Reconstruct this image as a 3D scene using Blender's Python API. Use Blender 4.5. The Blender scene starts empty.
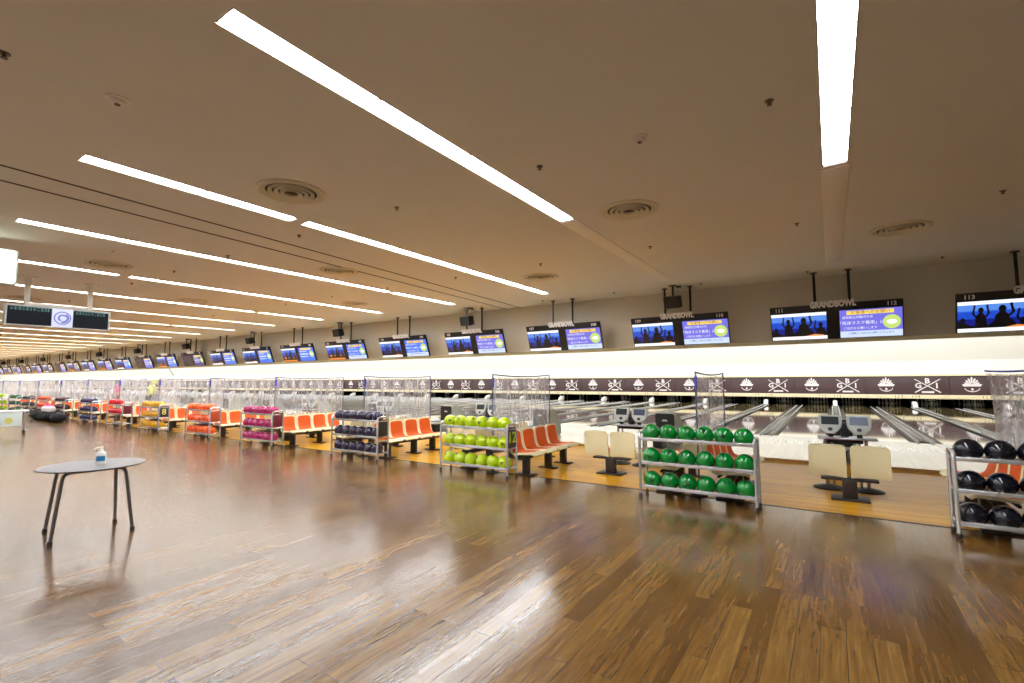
import bpy, bmesh, math, random
from mathutils import Vector, Matrix, Euler
R = math.radians
PI = math.pi
rnd = random.Random(7)
SC = bpy.context.scene
COL = SC.collection

# ------------------------------------------------------------------ numbers in words
ONES = ['', 'first', 'second', 'third', 'fourth', 'fifth', 'sixth', 'seventh', 'eighth', 'ninth', 'tenth', 'eleventh', 'twelfth',
        'thirteenth', 'fourteenth', 'fifteenth', 'sixteenth', 'seventeenth', 'eighteenth', 'nineteenth']
TENS = {2: ('twentieth', 'twenty'), 3: ('thirtieth', 'thirty'), 4: ('fortieth', 'forty'), 5: ('fiftieth', 'fifty'), 6: ('sixtieth', 'sixty'),
        7: ('seventieth', 'seventy'), 8: ('eightieth', 'eighty'), 9: ('ninetieth', 'ninety')}
def nth(n):
    if n >= 100:
        return 'hundredth' if n == 100 else 'hundred-and-' + nth(n - 100)
    if n < 20: return ONES[n]
    a, b = divmod(n, 10)
    return TENS[a][0] if b == 0 else TENS[a][1] + '-' + ONES[b]

# ------------------------------------------------------------------ materials
def srgb(r, g, b):
    f = lambda c: (c / 255 / 12.92) if c / 255 <= 0.04045 else ((c / 255 + 0.055) / 1.055) ** 2.4
    return (f(r), f(g), f(b), 1)
M = {}
def mat(name, col, rough=0.5, metal=0.0, spec=0.5, noise=0.0, nscale=8.0, coat=0.0, bump=0.0):
    m = bpy.data.materials.new(name); m.use_nodes = True
    nt = m.node_tree; p = nt.nodes['Principled BSDF']
    p.inputs['Base Color'].default_value = col
    p.inputs['Roughness'].default_value = rough
    p.inputs['Metallic'].default_value = metal
    p.inputs['Specular IOR Level'].default_value = spec
    if coat: p.inputs['Coat Weight'].default_value = coat; p.inputs['Coat Roughness'].default_value = 0.05
    tc = nt.nodes.new('ShaderNodeTexCoord')
    nz = nt.nodes.new('ShaderNodeTexNoise'); nz.inputs['Scale'].default_value = nscale; nz.inputs['Detail'].default_value = 4
    nt.links.new(tc.outputs['Object'], nz.inputs['Vector'])
    if noise:
        mx = nt.nodes.new('ShaderNodeMixRGB'); mx.blend_type = 'MULTIPLY'; mx.inputs['Fac'].default_value = noise
        mx.inputs['Color1'].default_value = col
        nt.links.new(nz.outputs['Fac'], mx.inputs['Color2']); nt.links.new(mx.outputs['Color'], p.inputs['Base Color'])
    if bump:
        b = nt.nodes.new('ShaderNodeBump'); b.inputs['Strength'].default_value = bump; b.inputs['Distance'].default_value = 0.02
        nt.links.new(nz.outputs['Fac'], b.inputs['Height']); nt.links.new(b.outputs['Normal'], p.inputs['Normal'])
    M[name] = m
    return m
def emit(name, col, strength, diffuse=(0.02, 0.02, 0.02, 1)):
    m = bpy.data.materials.new(name); m.use_nodes = True
    p = m.node_tree.nodes['Principled BSDF']
    p.inputs['Base Color'].default_value = diffuse
    p.inputs['Emission Color'].default_value = col
    p.inputs['Emission Strength'].default_value = strength
    p.inputs['Roughness'].default_value = 0.3
    M[name] = m
    return m
def wood(name, cols, plank_w, plank_l, rough, axis_y=True, gap=0.004, gapcol=(0.02, 0.012, 0.008, 1), grain=0.5, bump=0.06, spec=0.5, rough_noise=0.0, coat=0.0, patch=None):
    m = bpy.data.materials.new(name); m.use_nodes = True
    nt = m.node_tree; N = nt.nodes; L = nt.links; p = N['Principled BSDF']
    tc = N.new('ShaderNodeTexCoord')
    mp = N.new('ShaderNodeMapping')
    if axis_y: mp.inputs['Rotation'].default_value = (0, 0, R(90))
    L.new(tc.outputs['Object'], mp.inputs['Vector'])
    bk = N.new('ShaderNodeTexBrick')
    bk.offset = 0.37; bk.offset_frequency = 2
    bk.inputs['Scale'].default_value = 1.0
    bk.inputs['Brick Width'].default_value = plank_l; bk.inputs['Row Height'].default_value = plank_w
    bk.inputs['Mortar Size'].default_value = gap; bk.inputs['Mortar Smooth'].default_value = 0.3
    bk.inputs['Bias'].default_value = 0.0
    bk.inputs['Color1'].default_value = (0, 0, 0, 1); bk.inputs['Color2'].default_value = (1, 1, 1, 1)
    bk.inputs['Mortar'].default_value = (0.5, 0.5, 0.5, 1)
    L.new(mp.outputs['Vector'], bk.inputs['Vector'])
    # grain stretched along the plank
    mg = N.new('ShaderNodeMapping'); mg.inputs['Scale'].default_value = (40, 2.6, 1) if axis_y else (1.6, 22, 1)
    L.new(tc.outputs['Object'], mg.inputs['Vector'])
    off = N.new('ShaderNodeVectorMath'); off.operation = 'ADD'
    cm = N.new('ShaderNodeVectorMath'); cm.operation = 'SCALE'; cm.inputs['Scale'].default_value = 13.0
    L.new(bk.outputs['Color'], cm.inputs[0]); L.new(mg.outputs['Vector'], off.inputs[0]); L.new(cm.outputs['Vector'], off.inputs[1])
    nz = N.new('ShaderNodeTexNoise'); nz.inputs['Scale'].default_value = 1.0; nz.inputs['Detail'].default_value = 7; nz.inputs['Roughness'].default_value = 0.62
    nz.inputs['Distortion'].default_value = 0.6
    L.new(off.outputs['Vector'], nz.inputs['Vector'])
    mixf = N.new('ShaderNodeMixRGB'); mixf.inputs['Fac'].default_value = grain
    L.new(bk.outputs['Color'], mixf.inputs['Color1']); L.new(nz.outputs['Fac'], mixf.inputs['Color2'])
    cr = N.new('ShaderNodeValToRGB'); e = cr.color_ramp.elements
    e[0].position = 0.25; e[0].color = cols[0]; e[1].position = 0.78; e[1].color = cols[-1]
    for i, c in enumerate(cols[1:-1]):
        q = e.new(0.25 + 0.53 * (i + 1) / (len(cols) - 1)); q.color = c
    L.new(mixf.outputs['Color'], cr.inputs['Fac'])
    mm = N.new('ShaderNodeMixRGB'); mm.inputs['Color2'].default_value = gapcol
    L.new(bk.outputs['Fac'], mm.inputs['Fac']); L.new(cr.outputs['Color'], mm.inputs['Color1'])
    out = mm.outputs['Color']
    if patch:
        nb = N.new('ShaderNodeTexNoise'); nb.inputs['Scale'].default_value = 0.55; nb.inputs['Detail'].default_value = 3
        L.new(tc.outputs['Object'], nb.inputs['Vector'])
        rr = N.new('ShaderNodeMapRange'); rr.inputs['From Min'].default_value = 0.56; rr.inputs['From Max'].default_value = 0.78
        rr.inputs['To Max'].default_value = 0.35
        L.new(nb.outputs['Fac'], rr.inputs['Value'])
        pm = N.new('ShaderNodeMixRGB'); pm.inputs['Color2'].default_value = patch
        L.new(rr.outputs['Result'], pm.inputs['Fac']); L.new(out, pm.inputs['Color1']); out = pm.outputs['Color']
    L.new(out, p.inputs['Base Color'])
    p.inputs['Roughness'].default_value = rough
    p.inputs['Specular IOR Level'].default_value = spec
    if coat: p.inputs['Coat Weight'].default_value = coat; p.inputs['Coat Roughness'].default_value = max(0.04, rough * 0.8)
    if rough_noise:
        rm = N.new('ShaderNodeMapRange'); rm.inputs['From Min'].default_value = 0.3; rm.inputs['From Max'].default_value = 0.7
        rm.inputs['To Min'].default_value = max(0.02, rough - rough_noise); rm.inputs['To Max'].default_value = rough + rough_noise
        L.new(nz.outputs['Fac'], rm.inputs['Value']); L.new(rm.outputs['Result'], p.inputs['Roughness'])
    if bump:
        bs = N.new('ShaderNodeBump'); bs.inputs['Strength'].default_value = bump; bs.inputs['Distance'].default_value = 0.01
        L.new(nz.outputs['Fac'], bs.inputs['Height'])
        nw = N.new('ShaderNodeTexNoise'); nw.inputs['Scale'].default_value = 1.0; nw.inputs['Detail'].default_value = 1
        mw = N.new('ShaderNodeMapping'); mw.inputs['Scale'].default_value = (5.5, 2.2, 1)
        L.new(tc.outputs['Object'], mw.inputs['Vector']); L.new(mw.outputs['Vector'], nw.inputs['Vector'])
        b2 = N.new('ShaderNodeBump'); b2.inputs['Strength'].default_value = bump * 0.9; b2.inputs['Distance'].default_value = 0.03
        L.new(nw.outputs['Fac'], b2.inputs['Height']); L.new(bs.outputs['Normal'], b2.inputs['Normal'])
        L.new(b2.outputs['Normal'], p.inputs['Normal'])
        if coat: L.new(b2.outputs['Normal'], p.inputs['Coat Normal'])
    M[name] = m
    return m

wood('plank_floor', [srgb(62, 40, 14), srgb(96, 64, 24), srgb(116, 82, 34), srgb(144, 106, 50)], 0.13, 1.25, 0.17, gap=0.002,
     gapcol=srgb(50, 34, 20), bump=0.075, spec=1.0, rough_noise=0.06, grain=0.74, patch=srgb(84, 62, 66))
wood('seating_floor', [srgb(198, 138, 12), srgb(208, 150, 20), srgb(216, 160, 32)], 0.06, 1.6, 0.3, axis_y=False, gap=0.0012, gapcol=srgb(150, 104, 30), bump=0, spec=0.2, grain=0.3)
wood('approach_maple', [srgb(236, 222, 192), srgb(240, 227, 198), srgb(244, 232, 204)], 0.027, 4.0, 0.1, gap=0.0003, gapcol=srgb(220, 200, 160), bump=0, spec=0.7, grain=0.4, coat=0.6)
wood('lane_maple', [srgb(196, 172, 116), srgb(202, 178, 124), srgb(210, 186, 134)], 0.027, 4.0, 0.06, gap=0.0003, gapcol=srgb(150, 120, 76), bump=0, spec=0.8, grain=0.4, coat=1.0)
mat('step_wood', srgb(170, 126, 66), 0.4, noise=0.3)
mat('ceiling_paint', srgb(226, 222, 214), 0.9, noise=0.05, nscale=2)
mat('groove_dark', srgb(70, 58, 44), 0.9)
mat('bulkhead_paint', srgb(214, 206, 190), 0.85, noise=0.04)
mat('masking_white', srgb(244, 243, 240), 0.7, noise=0.02)
mat('cream_trim', srgb(238, 226, 190), 0.6)
mat('wall_cream', srgb(226, 220, 206), 0.85, noise=0.05)
mat('band_brown', srgb(80, 58, 62), 0.55, noise=0.15)
mat('emblem_white', srgb(240, 236, 236), 0.5)
mat('ink_dark', srgb(46, 40, 38), 0.6)
mat('pit_black', srgb(14, 14, 15), 0.9)
mat('pin_white', srgb(245, 244, 240), 0.25)
mat('pin_red', srgb(190, 24, 30), 0.3)
mat('gutter_grey', srgb(62, 62, 64), 0.22, spec=0.6)
mat('rail_silver', srgb(226, 228, 230), 0.3, metal=0.3)
mat('chrome', srgb(222, 224, 226), 0.22, metal=0.7)
mat('table_steel', srgb(120, 118, 118), 0.3, metal=0.8)
mat('steel', srgb(176, 178, 182), 0.28, metal=0.9)
mat('dark_steel', srgb(70, 68, 70), 0.35, metal=0.7)
mat('rubber', srgb(26, 26, 28), 0.7)
mat('cream_plastic', srgb(240, 228, 184), 0.4)
mat('white_plastic', srgb(240, 238, 230), 0.4)
mat('orange_fabric', srgb(222, 92, 6), 0.6, bump=0.05, nscale=60)
mat('dark_brown_metal', srgb(48, 38, 34), 0.4)
mat('black_plastic', srgb(20, 20, 22), 0.4)
mat('housing_grey', srgb(186, 190, 182), 0.5)
mat('lcd_dark', srgb(44, 50, 50), 0.5, spec=0.2)
emit('lcd_lit', srgb(70, 84, 130), 0.3)
mat('table_top', srgb(136, 131, 130), 0.4, noise=0.15, nscale=30)
mat('table_edge', srgb(40, 38, 38), 0.5)
mat('label_blue', srgb(40, 130, 190), 0.4)
mat('blue_tape', srgb(36, 44, 190), 0.5)
mat('pipe_blue_grey', srgb(96, 100, 124), 0.4, metal=0.2)
mat('vent_cream', srgb(214, 204, 180), 0.6)
mat('vent_dark', srgb(66, 56, 42), 0.8)
mat('cover_cream', srgb(236, 228, 212), 0.6)
mat('fixture_white', srgb(236, 232, 222), 0.5)
mat('fixture_side', srgb(150, 138, 118), 0.6)
mat('detector_white', srgb(236, 230, 222), 0.5)
mat('sprinkler_bronze', srgb(96, 80, 62), 0.4, metal=0.5)
emit('tube_light', (0.88, 0.94, 1.0, 1), 38.0, (0.9, 0.9, 0.9, 1))
emit('sign_lit', srgb(236, 255, 236), 2.6)
mat('board_frame', srgb(200, 204, 202), 0.4)
mat('board_black', srgb(34, 38, 46), 0.7, spec=0.1)
emit('board_white', srgb(214, 218, 250), 1.0)
emit('board_teal', srgb(110, 170, 160), 0.5)
emit('board_blue', srgb(130, 134, 214), 0.8)
mat('skin', srgb(224, 176, 146), 0.5)
mat('hair', srgb(36, 28, 26), 0.5)
mat('pink_shirt', srgb(222, 60, 146), 0.8)
mat('lime_shirt', srgb(214, 228, 110), 0.8)
mat('white_shirt', srgb(232, 230, 228), 0.8)
mat('grey_shirt', srgb(96, 104, 124), 0.8)
mat('navy_cloth', srgb(34, 38, 54), 0.8)
mat('shoe_white', srgb(220, 216, 208), 0.5)
mat('black_cloth', srgb(20, 19, 21), 0.85, bump=0.2, nscale=14)
mat('pink_bag', srgb(232, 110, 180), 0.6)
mat('white_bag', srgb(240, 234, 236), 0.6)
mat('paper_white', srgb(222, 236, 230), 0.7)
mat('paper_yellow', srgb(210, 206, 110), 0.7)
mat('carton', srgb(226, 220, 206), 0.7)
mat('leaf_green', srgb(60, 130, 60), 0.6)
BALL = {'black': srgb(20, 22, 34), 'green': srgb(0, 128, 42), 'yellow-green': srgb(186, 212, 8), 'dark purple': srgb(44, 32, 60),
        'magenta': srgb(170, 20, 92), 'orange': srgb(244, 92, 26), 'gold': srgb(214, 158, 28), 'red': srgb(222, 34, 40),
        'navy': srgb(38, 34, 84), 'maroon': srgb(70, 28, 40), 'orange-red': srgb(226, 74, 40), 'charcoal': srgb(44, 46, 48),
        'dark green': srgb(14, 92, 44), 'lime': srgb(150, 190, 20)}
for k_, c_ in BALL.items(): mat('ball_' + k_, c_, 0.12, coat=0.5)
mat('hole_dark', srgb(12, 12, 14), 0.8)
mat('plate_wine', srgb(112, 26, 44), 0.5); mat('plate_rust', srgb(186, 72, 30), 0.5)
mat('plate_dark', srgb(40, 38, 34), 0.5)
# screens
for n_, c_, s_ in [('scr_black', srgb(6, 8, 16), 0.4), ('scr_blue', srgb(30, 84, 226), 0.75), ('scr_sky', srgb(96, 150, 246), 0.85), ('scr_deep', srgb(20, 38, 160), 0.6),
                   ('scr_white', srgb(246, 246, 250), 1.1), ('scr_purple', srgb(116, 112, 222), 1.0), ('scr_pale', srgb(206, 222, 250), 1.0),
                   ('scr_yellow', srgb(246, 218, 110), 1.0), ('scr_green', srgb(196, 222, 120), 1.0), ('scr_orange', srgb(236, 140, 60), 1.0),
                   ('scr_red', srgb(150, 30, 40), 1.0), ('scr_azure', srgb(66, 120, 245), 1.0), ('scr_violet', srgb(70, 62, 150), 0.9), ('scr_dusk', srgb(52, 40, 84), 0.8)]:
    emit(n_, c_, s_)
def vinyl_mat():
    m = bpy.data.materials.new('clear_vinyl'); m.use_nodes = True
    nt = m.node_tree; N = nt.nodes; L = nt.links
    N.remove(N['Principled BSDF'])
    out = N['Material Output']
    tr = N.new('ShaderNodeBsdfTransparent'); tr.inputs['Color'].default_value = (0.97, 0.97, 0.99, 1)
    df = N.new('ShaderNodeBsdfDiffuse'); df.inputs['Color'].default_value = (0.95, 0.95, 0.98, 1)
    tl = N.new('ShaderNodeBsdfTranslucent'); tl.inputs['Color'].default_value = (0.95, 0.95, 0.98, 1)
    gl = N.new('ShaderNodeBsdfGlossy'); gl.inputs['Roughness'].default_value = 0.12
    tc = N.new('ShaderNodeTexCoord'); mp = N.new('ShaderNodeMapping'); mp.inputs['Scale'].default_value = (6, 6, 1.4)
    nz = N.new('ShaderNodeTexNoise'); nz.inputs['Scale'].default_value = 1.6; nz.inputs['Detail'].default_value = 5; nz.inputs['Distortion'].default_value = 1.2
    L.new(tc.outputs['Object'], mp.inputs['Vector']); L.new(mp.outputs['Vector'], nz.inputs['Vector'])
    bp = N.new('ShaderNodeBump'); bp.inputs['Strength'].default_value = 0.06; bp.inputs['Distance'].default_value = 0.05
    L.new(nz.outputs['Fac'], bp.inputs['Height'])
    for s in (df, tl, gl): L.new(bp.outputs['Normal'], s.inputs['Normal'])
    m1 = N.new('ShaderNodeMixShader'); m1.inputs[0].default_value = 0.5
    L.new(df.outputs[0], m1.inputs[1]); L.new(tl.outputs[0], m1.inputs[2])
    m2 = N.new('ShaderNodeMixShader'); m2.inputs[0].default_value = 0.14
    L.new(m1.outputs[0], m2.inputs[1]); L.new(gl.outputs[0], m2.inputs[2])
    mr = N.new('ShaderNodeMapRange'); mr.inputs['From Min'].default_value = 0.35; mr.inputs['From Max'].default_value = 0.75
    mr.inputs['To Min'].default_value = 0.24; mr.inputs['To Max'].default_value = 0.36
    L.new(nz.outputs['Fac'], mr.inputs['Value'])
    m3 = N.new('ShaderNodeMixShader')
    L.new(mr.outputs['Result'], m3.inputs[0]); L.new(tr.outputs[0], m3.inputs[1]); L.new(m2.outputs[0], m3.inputs[2])
    L.new(m3.outputs[0], out.inputs['Surface'])
    M['clear_vinyl'] = m
vinyl_mat()

# ------------------------------------------------------------------ mesh helpers
def bm_(): return bmesh.new()
def add_box(bm, c, s, bev=0.0, rot=None, mi=0, seg=2):
    r = bmesh.ops.create_cube(bm, size=1.0)
    vs = r['verts']
    mtx = Matrix.Translation(c) @ (rot.to_4x4() if rot else Matrix.Identity(4)) @ Matrix.Diagonal((*s, 1))
    bmesh.ops.transform(bm, matrix=mtx, verts=vs)
    fs = set(f for v in vs for f in v.link_faces)
    for f in fs: f.material_index = mi
    if bev:
        es = set(e for v in vs for e in v.link_edges)
        rr = bmesh.ops.bevel(bm, geom=list(es), offset=bev, segments=seg, affect='EDGES', profile=0.5)
        for f in rr['faces']: f.material_index = mi
    return bm
def fillet(pts, r, n=5):
    pts = [Vector(p) for p in pts]; out = [pts[0]]
    for i in range(1, len(pts) - 1):
        a, b, c = pts[i - 1], pts[i], pts[i + 1]
        d1 = (a - b).normalized(); d2 = (c - b).normalized()
        q = min(r, (a - b).length * 0.49, (c - b).length * 0.49)
        p1 = b + d1 * q; p2 = b + d2 * q
        for k in range(n + 1):
            t = k / n
            out.append(p1 * (1 - t) ** 2 + b * 2 * t * (1 - t) + p2 * t * t)
    out.append(pts[-1]); return out
def add_tube(bm, pts, r, seg=8, mi=0):
    pts = [Vector(p) for p in pts]
    rr = r if isinstance(r, (list, tuple)) else [r] * len(pts)
    t0 = (pts[1] - pts[0]).normalized()
    up = Vector((0, 0, 1)) if abs(t0.z) < 0.9 else Vector((1, 0, 0))
    n = t0.cross(up).normalized(); rings = []
    for i, p in enumerate(pts):
        t = ((pts[min(i + 1, len(pts) - 1)] - p).normalized() + (p - pts[max(i - 1, 0)]).normalized())
        t = t.normalized() if t.length > 1e-6 else t0
        n = (n - t * n.dot(t)).normalized(); b = t.cross(n)
        rings.append([bm.verts.new(p + (n * math.cos(2 * PI * k / seg) + b * math.sin(2 * PI * k / seg)) * rr[i]) for k in range(seg)])
    for a, c in zip(rings, rings[1:]):
        for k in range(seg):
            f = bm.faces.new((a[k], a[(k + 1) % seg], c[(k + 1) % seg], c[k])); f.material_index = mi; f.smooth = True
    for rg, rev in ((rings[0], True), (rings[-1], False)):
        f = bm.faces.new(rg[::-1] if rev else rg); f.material_index = mi
    return bm
def add_lathe(bm, prof, seg=16, c=(0, 0, 0), mi=0, mtx=None):
    c = Vector(c); rings = []
    for r, z in prof:
        if r < 1e-6: rings.append([bm.verts.new((0, 0, z))])
        else: rings.append([bm.verts.new((r * math.cos(2 * PI * k / seg), r * math.sin(2 * PI * k / seg), z)) for k in range(seg)])
    for a, b in zip(rings, rings[1:]):
        for k in range(seg):
            k2 = (k + 1) % seg
            if len(a) == 1 and len(b) == 1: continue
            if len(a) == 1: vs = (a[0], b[k2], b[k])
            elif len(b) == 1: vs = (a[k], a[k2], b[0])
            else: vs = (a[k], a[k2], b[k2], b[k])
            f = bm.faces.new(vs); f.material_index = mi; f.smooth = True
    vs = [v for rg in rings for v in rg]
    bmesh.ops.transform(bm, matrix=Matrix.Translation(c) @ (mtx if mtx else Matrix.Identity(4)), verts=vs)
    return bm
def add_prism(bm, outline, t, mtx=None, mi=0):
    """outline (x, z) in the XZ plane, front at y=0, thickness t towards +y"""
    m = mtx or Matrix.Identity(4)
    a = [bm.verts.new(m @ Vector((x, 0, z))) for x, z in outline]
    b = [bm.verts.new(m @ Vector((x, t, z))) for x, z in outline]
    n = len(outline)
    f = bm.faces.new(a); f.material_index = mi
    f = bm.faces.new(b[::-1]); f.material_index = mi
    for i in range(n):
        f = bm.faces.new((a[i], b[i], b[(i + 1) % n], a[(i + 1) % n])); f.material_index = mi
    return bm
def rrect(w, h, r, cx=0, cz=0, n=4):
    out = []
    for sx, sz, a0 in ((1, 1, 0), (-1, 1, 90), (-1, -1, 180), (1, -1, 270)):
        for k in range(n + 1):
            a = R(a0 + 90 * k / n)
            out.append((cx + sx * (w / 2 - r) + r * math.cos(a), cz + sz * (h / 2 - r) + r * math.sin(a)))
    return out
def ell(rx, rz, cx=0, cz=0, n=20):
    return [(cx + rx * math.cos(2 * PI * k / n), cz + rz * math.sin(2 * PI * k / n)) for k in range(n)]
def mesh(name, bm, mats, smooth=True):
    bmesh.ops.recalc_face_normals(bm, faces=bm.faces)
    me = bpy.data.meshes.new(name); bm.to_mesh(me); bm.free()
    for m in (mats if isinstance(mats, (list, tuple)) else [mats]): me.materials.append(M[m])
    if smooth:
        for p in me.polygons: p.use_smooth = True
        me.set_sharp_from_angle(angle=R(40))
    return me
def link(name, me, parent=None, loc=None, rotz=0):
    o = bpy.data.objects.new(name, me); COL.objects.link(o)
    if parent is not None: o.parent = parent
    if loc is not None: o.location = loc
    if rotz: o.rotation_euler = (0, 0, rotz)
    return o
def obj(name, bm, mats, parent=None, loc=None, smooth=True, rotz=0):
    return link(name, mesh(name, bm, mats, smooth), parent, loc, rotz)
def tag(o, label, cat, group=None, kind=None):
    o['label'] = label; o['category'] = cat
    if group: o['group'] = group
    if kind: o['kind'] = kind
    return o
def thing(name, label, cat, loc=(0, 0, 0), rotz=0, group=None):
    o = bpy.data.objects.new(name, None); COL.objects.link(o)
    o.empty_display_size = 0.1
    o.location = loc; o.rotation_euler = (0, 0, rotz)
    return tag(o, label, cat, group)
def struct(name, bm, mats, label=None, smooth=False):
    o = obj(name, bm, mats, smooth=smooth); o['kind'] = 'structure'
    o['label'] = label or name.replace('_', ' '); o['category'] = name.split('_')[0]
    return o
def dup(root, loc=None, label=None, rotz=None, group=None):
    r = root.copy(); COL.objects.link(r)
    if loc is not None: r.location = loc
    if rotz is not None: r.rotation_euler = (0, 0, rotz)
    if label: r['label'] = label
    if group: r['group'] = group
    for ch in list(root.children):
        c = ch.copy(); COL.objects.link(c); c.parent = r
        for g in list(ch.children):
            d = g.copy(); COL.objects.link(d); d.parent = c
    return r
TXT = {}
def text_mesh(s, size, extrude=0.0, align='CENTER', matname='emblem_white', bold=0.0):
    key = (s, size, extrude, align, matname, bold)
    if key in TXT: return TXT[key]
    cu = bpy.data.curves.new('txt', 'FONT'); cu.body = s; cu.size = size; cu.extrude = extrude
    cu.align_x = align; cu.align_y = 'CENTER'; cu.resolution_u = 2; cu.offset = bold
    o = bpy.data.objects.new('txt_tmp', cu); COL.objects.link(o)
    dg = bpy.context.evaluated_depsgraph_get()
    me = bpy.data.meshes.new_from_object(o.evaluated_get(dg))
    bpy.data.objects.remove(o); bpy.data.curves.remove(cu)
    me.transform(Matrix.Rotation(R(90), 4, 'X'))      # stands in the XZ plane, faces -Y
    me.materials.clear(); me.materials.append(M[matname])
    TXT[key] = me
    return me
def add_mesh(bm, me, mtx, mi=0):
    n0 = len(bm.faces); v0 = len(bm.verts)
    bm.from_mesh(me); bm.verts.ensure_lookup_table(); bm.faces.ensure_lookup_table()
    bmesh.ops.transform(bm, matrix=mtx, verts=bm.verts[v0:])
    for f in bm.faces[n0:]: f.material_index = mi
def T(x, y, z): return Matrix.Translation((x, y, z))

# ------------------------------------------------------------------ layout (metres; +Y towards the pins, camera over the origin)
H = 1.57
P = 3.32           # one pair of lanes
X0 = 0.1           # the pair numbered 111 / 112
XR, XL = 8.6, -186.0
YB = -7.0
Y_EDGE, Y_APP, Y_FOUL, Y_MASK = 6.86, 10.55, 14.75, 32.0
ZC = 3.93
Y_BULK, Y_SOF = 13.25, 14.7
Z_BULK = 2.46
ZA = 0.05
NP = 57            # pairs in the hall
KMIN = -2
def xk(k): return X0 - P * k

# ------------------------------------------------------------------ the setting
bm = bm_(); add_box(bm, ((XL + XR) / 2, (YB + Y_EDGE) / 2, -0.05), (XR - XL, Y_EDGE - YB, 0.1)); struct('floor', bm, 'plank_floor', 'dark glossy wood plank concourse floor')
bm = bm_(); add_box(bm, ((XL + XR) / 2, (Y_EDGE + Y_APP) / 2, -0.05), (XR - XL, Y_APP - Y_EDGE, 0.1)); struct('floor_seating', bm, 'seating_floor', 'glossy yellow wood floor of the seating strip')
bm = bm_(); add_box(bm, ((XL + XR) / 2, (Y_APP + Y_FOUL) / 2 + 0.02, ZA / 2 - 0.05), (XR - XL, Y_FOUL - Y_APP - 0.04, ZA + 0.1)); struct('floor_approach', bm, 'approach_maple', 'pale maple approach in front of the lanes')
bm = bm_(); add_box(bm, ((XL + XR) / 2, Y_APP + 0.02, ZA / 2), (XR - XL, 0.045, ZA + 0.004)); struct('trim_1', bm, 'step_wood', 'tan wood step edge along the approach')
bm = bm_(); add_box(bm, ((XL + XR) / 2, Y_EDGE, 0.002), (XR - XL, 0.03, 0.004)); struct('trim_2', bm, 'dark_brown_metal', 'dark strip where the two wood floors meet')
bm = bm_(); add_box(bm, ((XL + XR) / 2, (Y_FOUL + 37) / 2, -0.25), (XR - XL, 37 - Y_FOUL, 0.1)); struct('floor_lane_bed', bm, 'pit_black', 'dark bed below the lanes')
bm = bm_()
W_L, REC = 0.235, 0.028
def lx(k): return xk(k) + 0.045
ROWS = {0: [(-1.15, 6.3, 6)], 1: [(1.43, 6.33, 4)]}
for k in range(2, 55): ROWS[k] = [(1.6, 4.02, 2), (4.2, 11.55, 6)] if k % 2 == 0 else [(1.75, 8.86, 6), (9.0, 11.55, 2)]
for k in range(1, 6): ROWS[k] = [(-6.2, -1.2, 4)] + ROWS[k]
add_box(bm, ((XL + XR) / 2, (YB + Y_BULK) / 2, ZC + 0.13), (XR - XL, Y_BULK - YB, 0.1))
edge = XR
for k in sorted(ROWS):
    a = lx(k) + W_L / 2
    add_box(bm, ((a + edge) / 2, (YB + Y_BULK) / 2, ZC + 0.04), (edge - a, Y_BULK - YB, 0.08)); edge = lx(k) - W_L / 2
    ys = [YB] + [y for r_ in ROWS[k] for y in r_[:2]] + [Y_BULK]
    for y0_, y1_ in zip(ys[::2], ys[1::2]): add_box(bm, (lx(k), (y0_ + y1_) / 2, ZC + 0.04), (W_L, y1_ - y0_, 0.08))
add_box(bm, ((XL + edge) / 2, (YB + Y_BULK) / 2, ZC + 0.04), (edge - XL, Y_BULK - YB, 0.08))
struct('ceiling', bm, 'ceiling_paint', 'plain beige ceiling over the concourse')
bm = bm_(); add_box(bm, ((XL + XR) / 2, (Y_BULK + Y_SOF) / 2, (Z_BULK + 5.0) / 2), (XR - XL, Y_SOF - Y_BULK, 5.0 - Z_BULK)); 
for f in bm.faces: f.material_index = 1 if f.normal.z < -0.5 else 0
struct('wall_bulkhead', bm, ['bulkhead_paint', 'cream_trim'], 'beige bulkhead over the foul line, behind the monitors')
bm = bm_(); add_box(bm, ((XL + XR) / 2, (Y_SOF + 33) / 2, 4.95), (XR - XL, 33 - Y_SOF, 0.1)); struct('ceiling_lanes', bm, 'masking_white', 'white ceiling above the lanes')
# far white masking: leaning upper panel and upright lower panel
bm = bm_()
add_prism(bm, [(0, 0), (1, 0), (1, 1), (0, 1)], 1) if False else None
v = [bm.verts.new(p) for p in ((XL, 30.4, 4.9), (XR, 30.4, 4.9), (XR, Y_MASK, 2.42), (XL, Y_MASK, 2.42), (XL, 30.6, 5.0), (XR, 30.6, 5.0), (XR, Y_MASK + 0.2, 2.42), (XL, Y_MASK + 0.2, 2.42))]
for q in ((0, 1, 2, 3), (7, 6, 5, 4), (0, 4, 5, 1), (3, 2, 6, 7), (0, 3, 7, 4), (1, 5, 6, 2)): bm.faces.new([v[i] for i in q])
add_box(bm, ((XL + XR) / 2, Y_MASK + 0.1, 2.08), (XR - XL, 0.2, 0.7))
struct('wall_far', bm, 'masking_white', 'long white wall above the pin decks')
bm = bm_(); add_box(bm, ((XL + XR) / 2, Y_MASK - 0.03, 1.685), (XR - XL, 0.12, 0.09), 0.01); struct('trim_4', bm, 'cream_trim', 'cream moulding above the brown band')
bm = bm_(); bm_pts = [(-81.0, Y_MASK - 0.02, 2.42), (-81.0, 30.72, 4.4)]
add_tube(bm, bm_pts, 0.05, 6); struct('trim_5', bm, 'groove_dark', 'thin dark joint across the far white wall')
bm = bm_(); add_box(bm, ((XL + XR) / 2, 36.5, 1.5), (XR - XL, 0.2, 3.6)); struct('wall_pit', bm, 'pit_black', 'black back of the pin pits')
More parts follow.
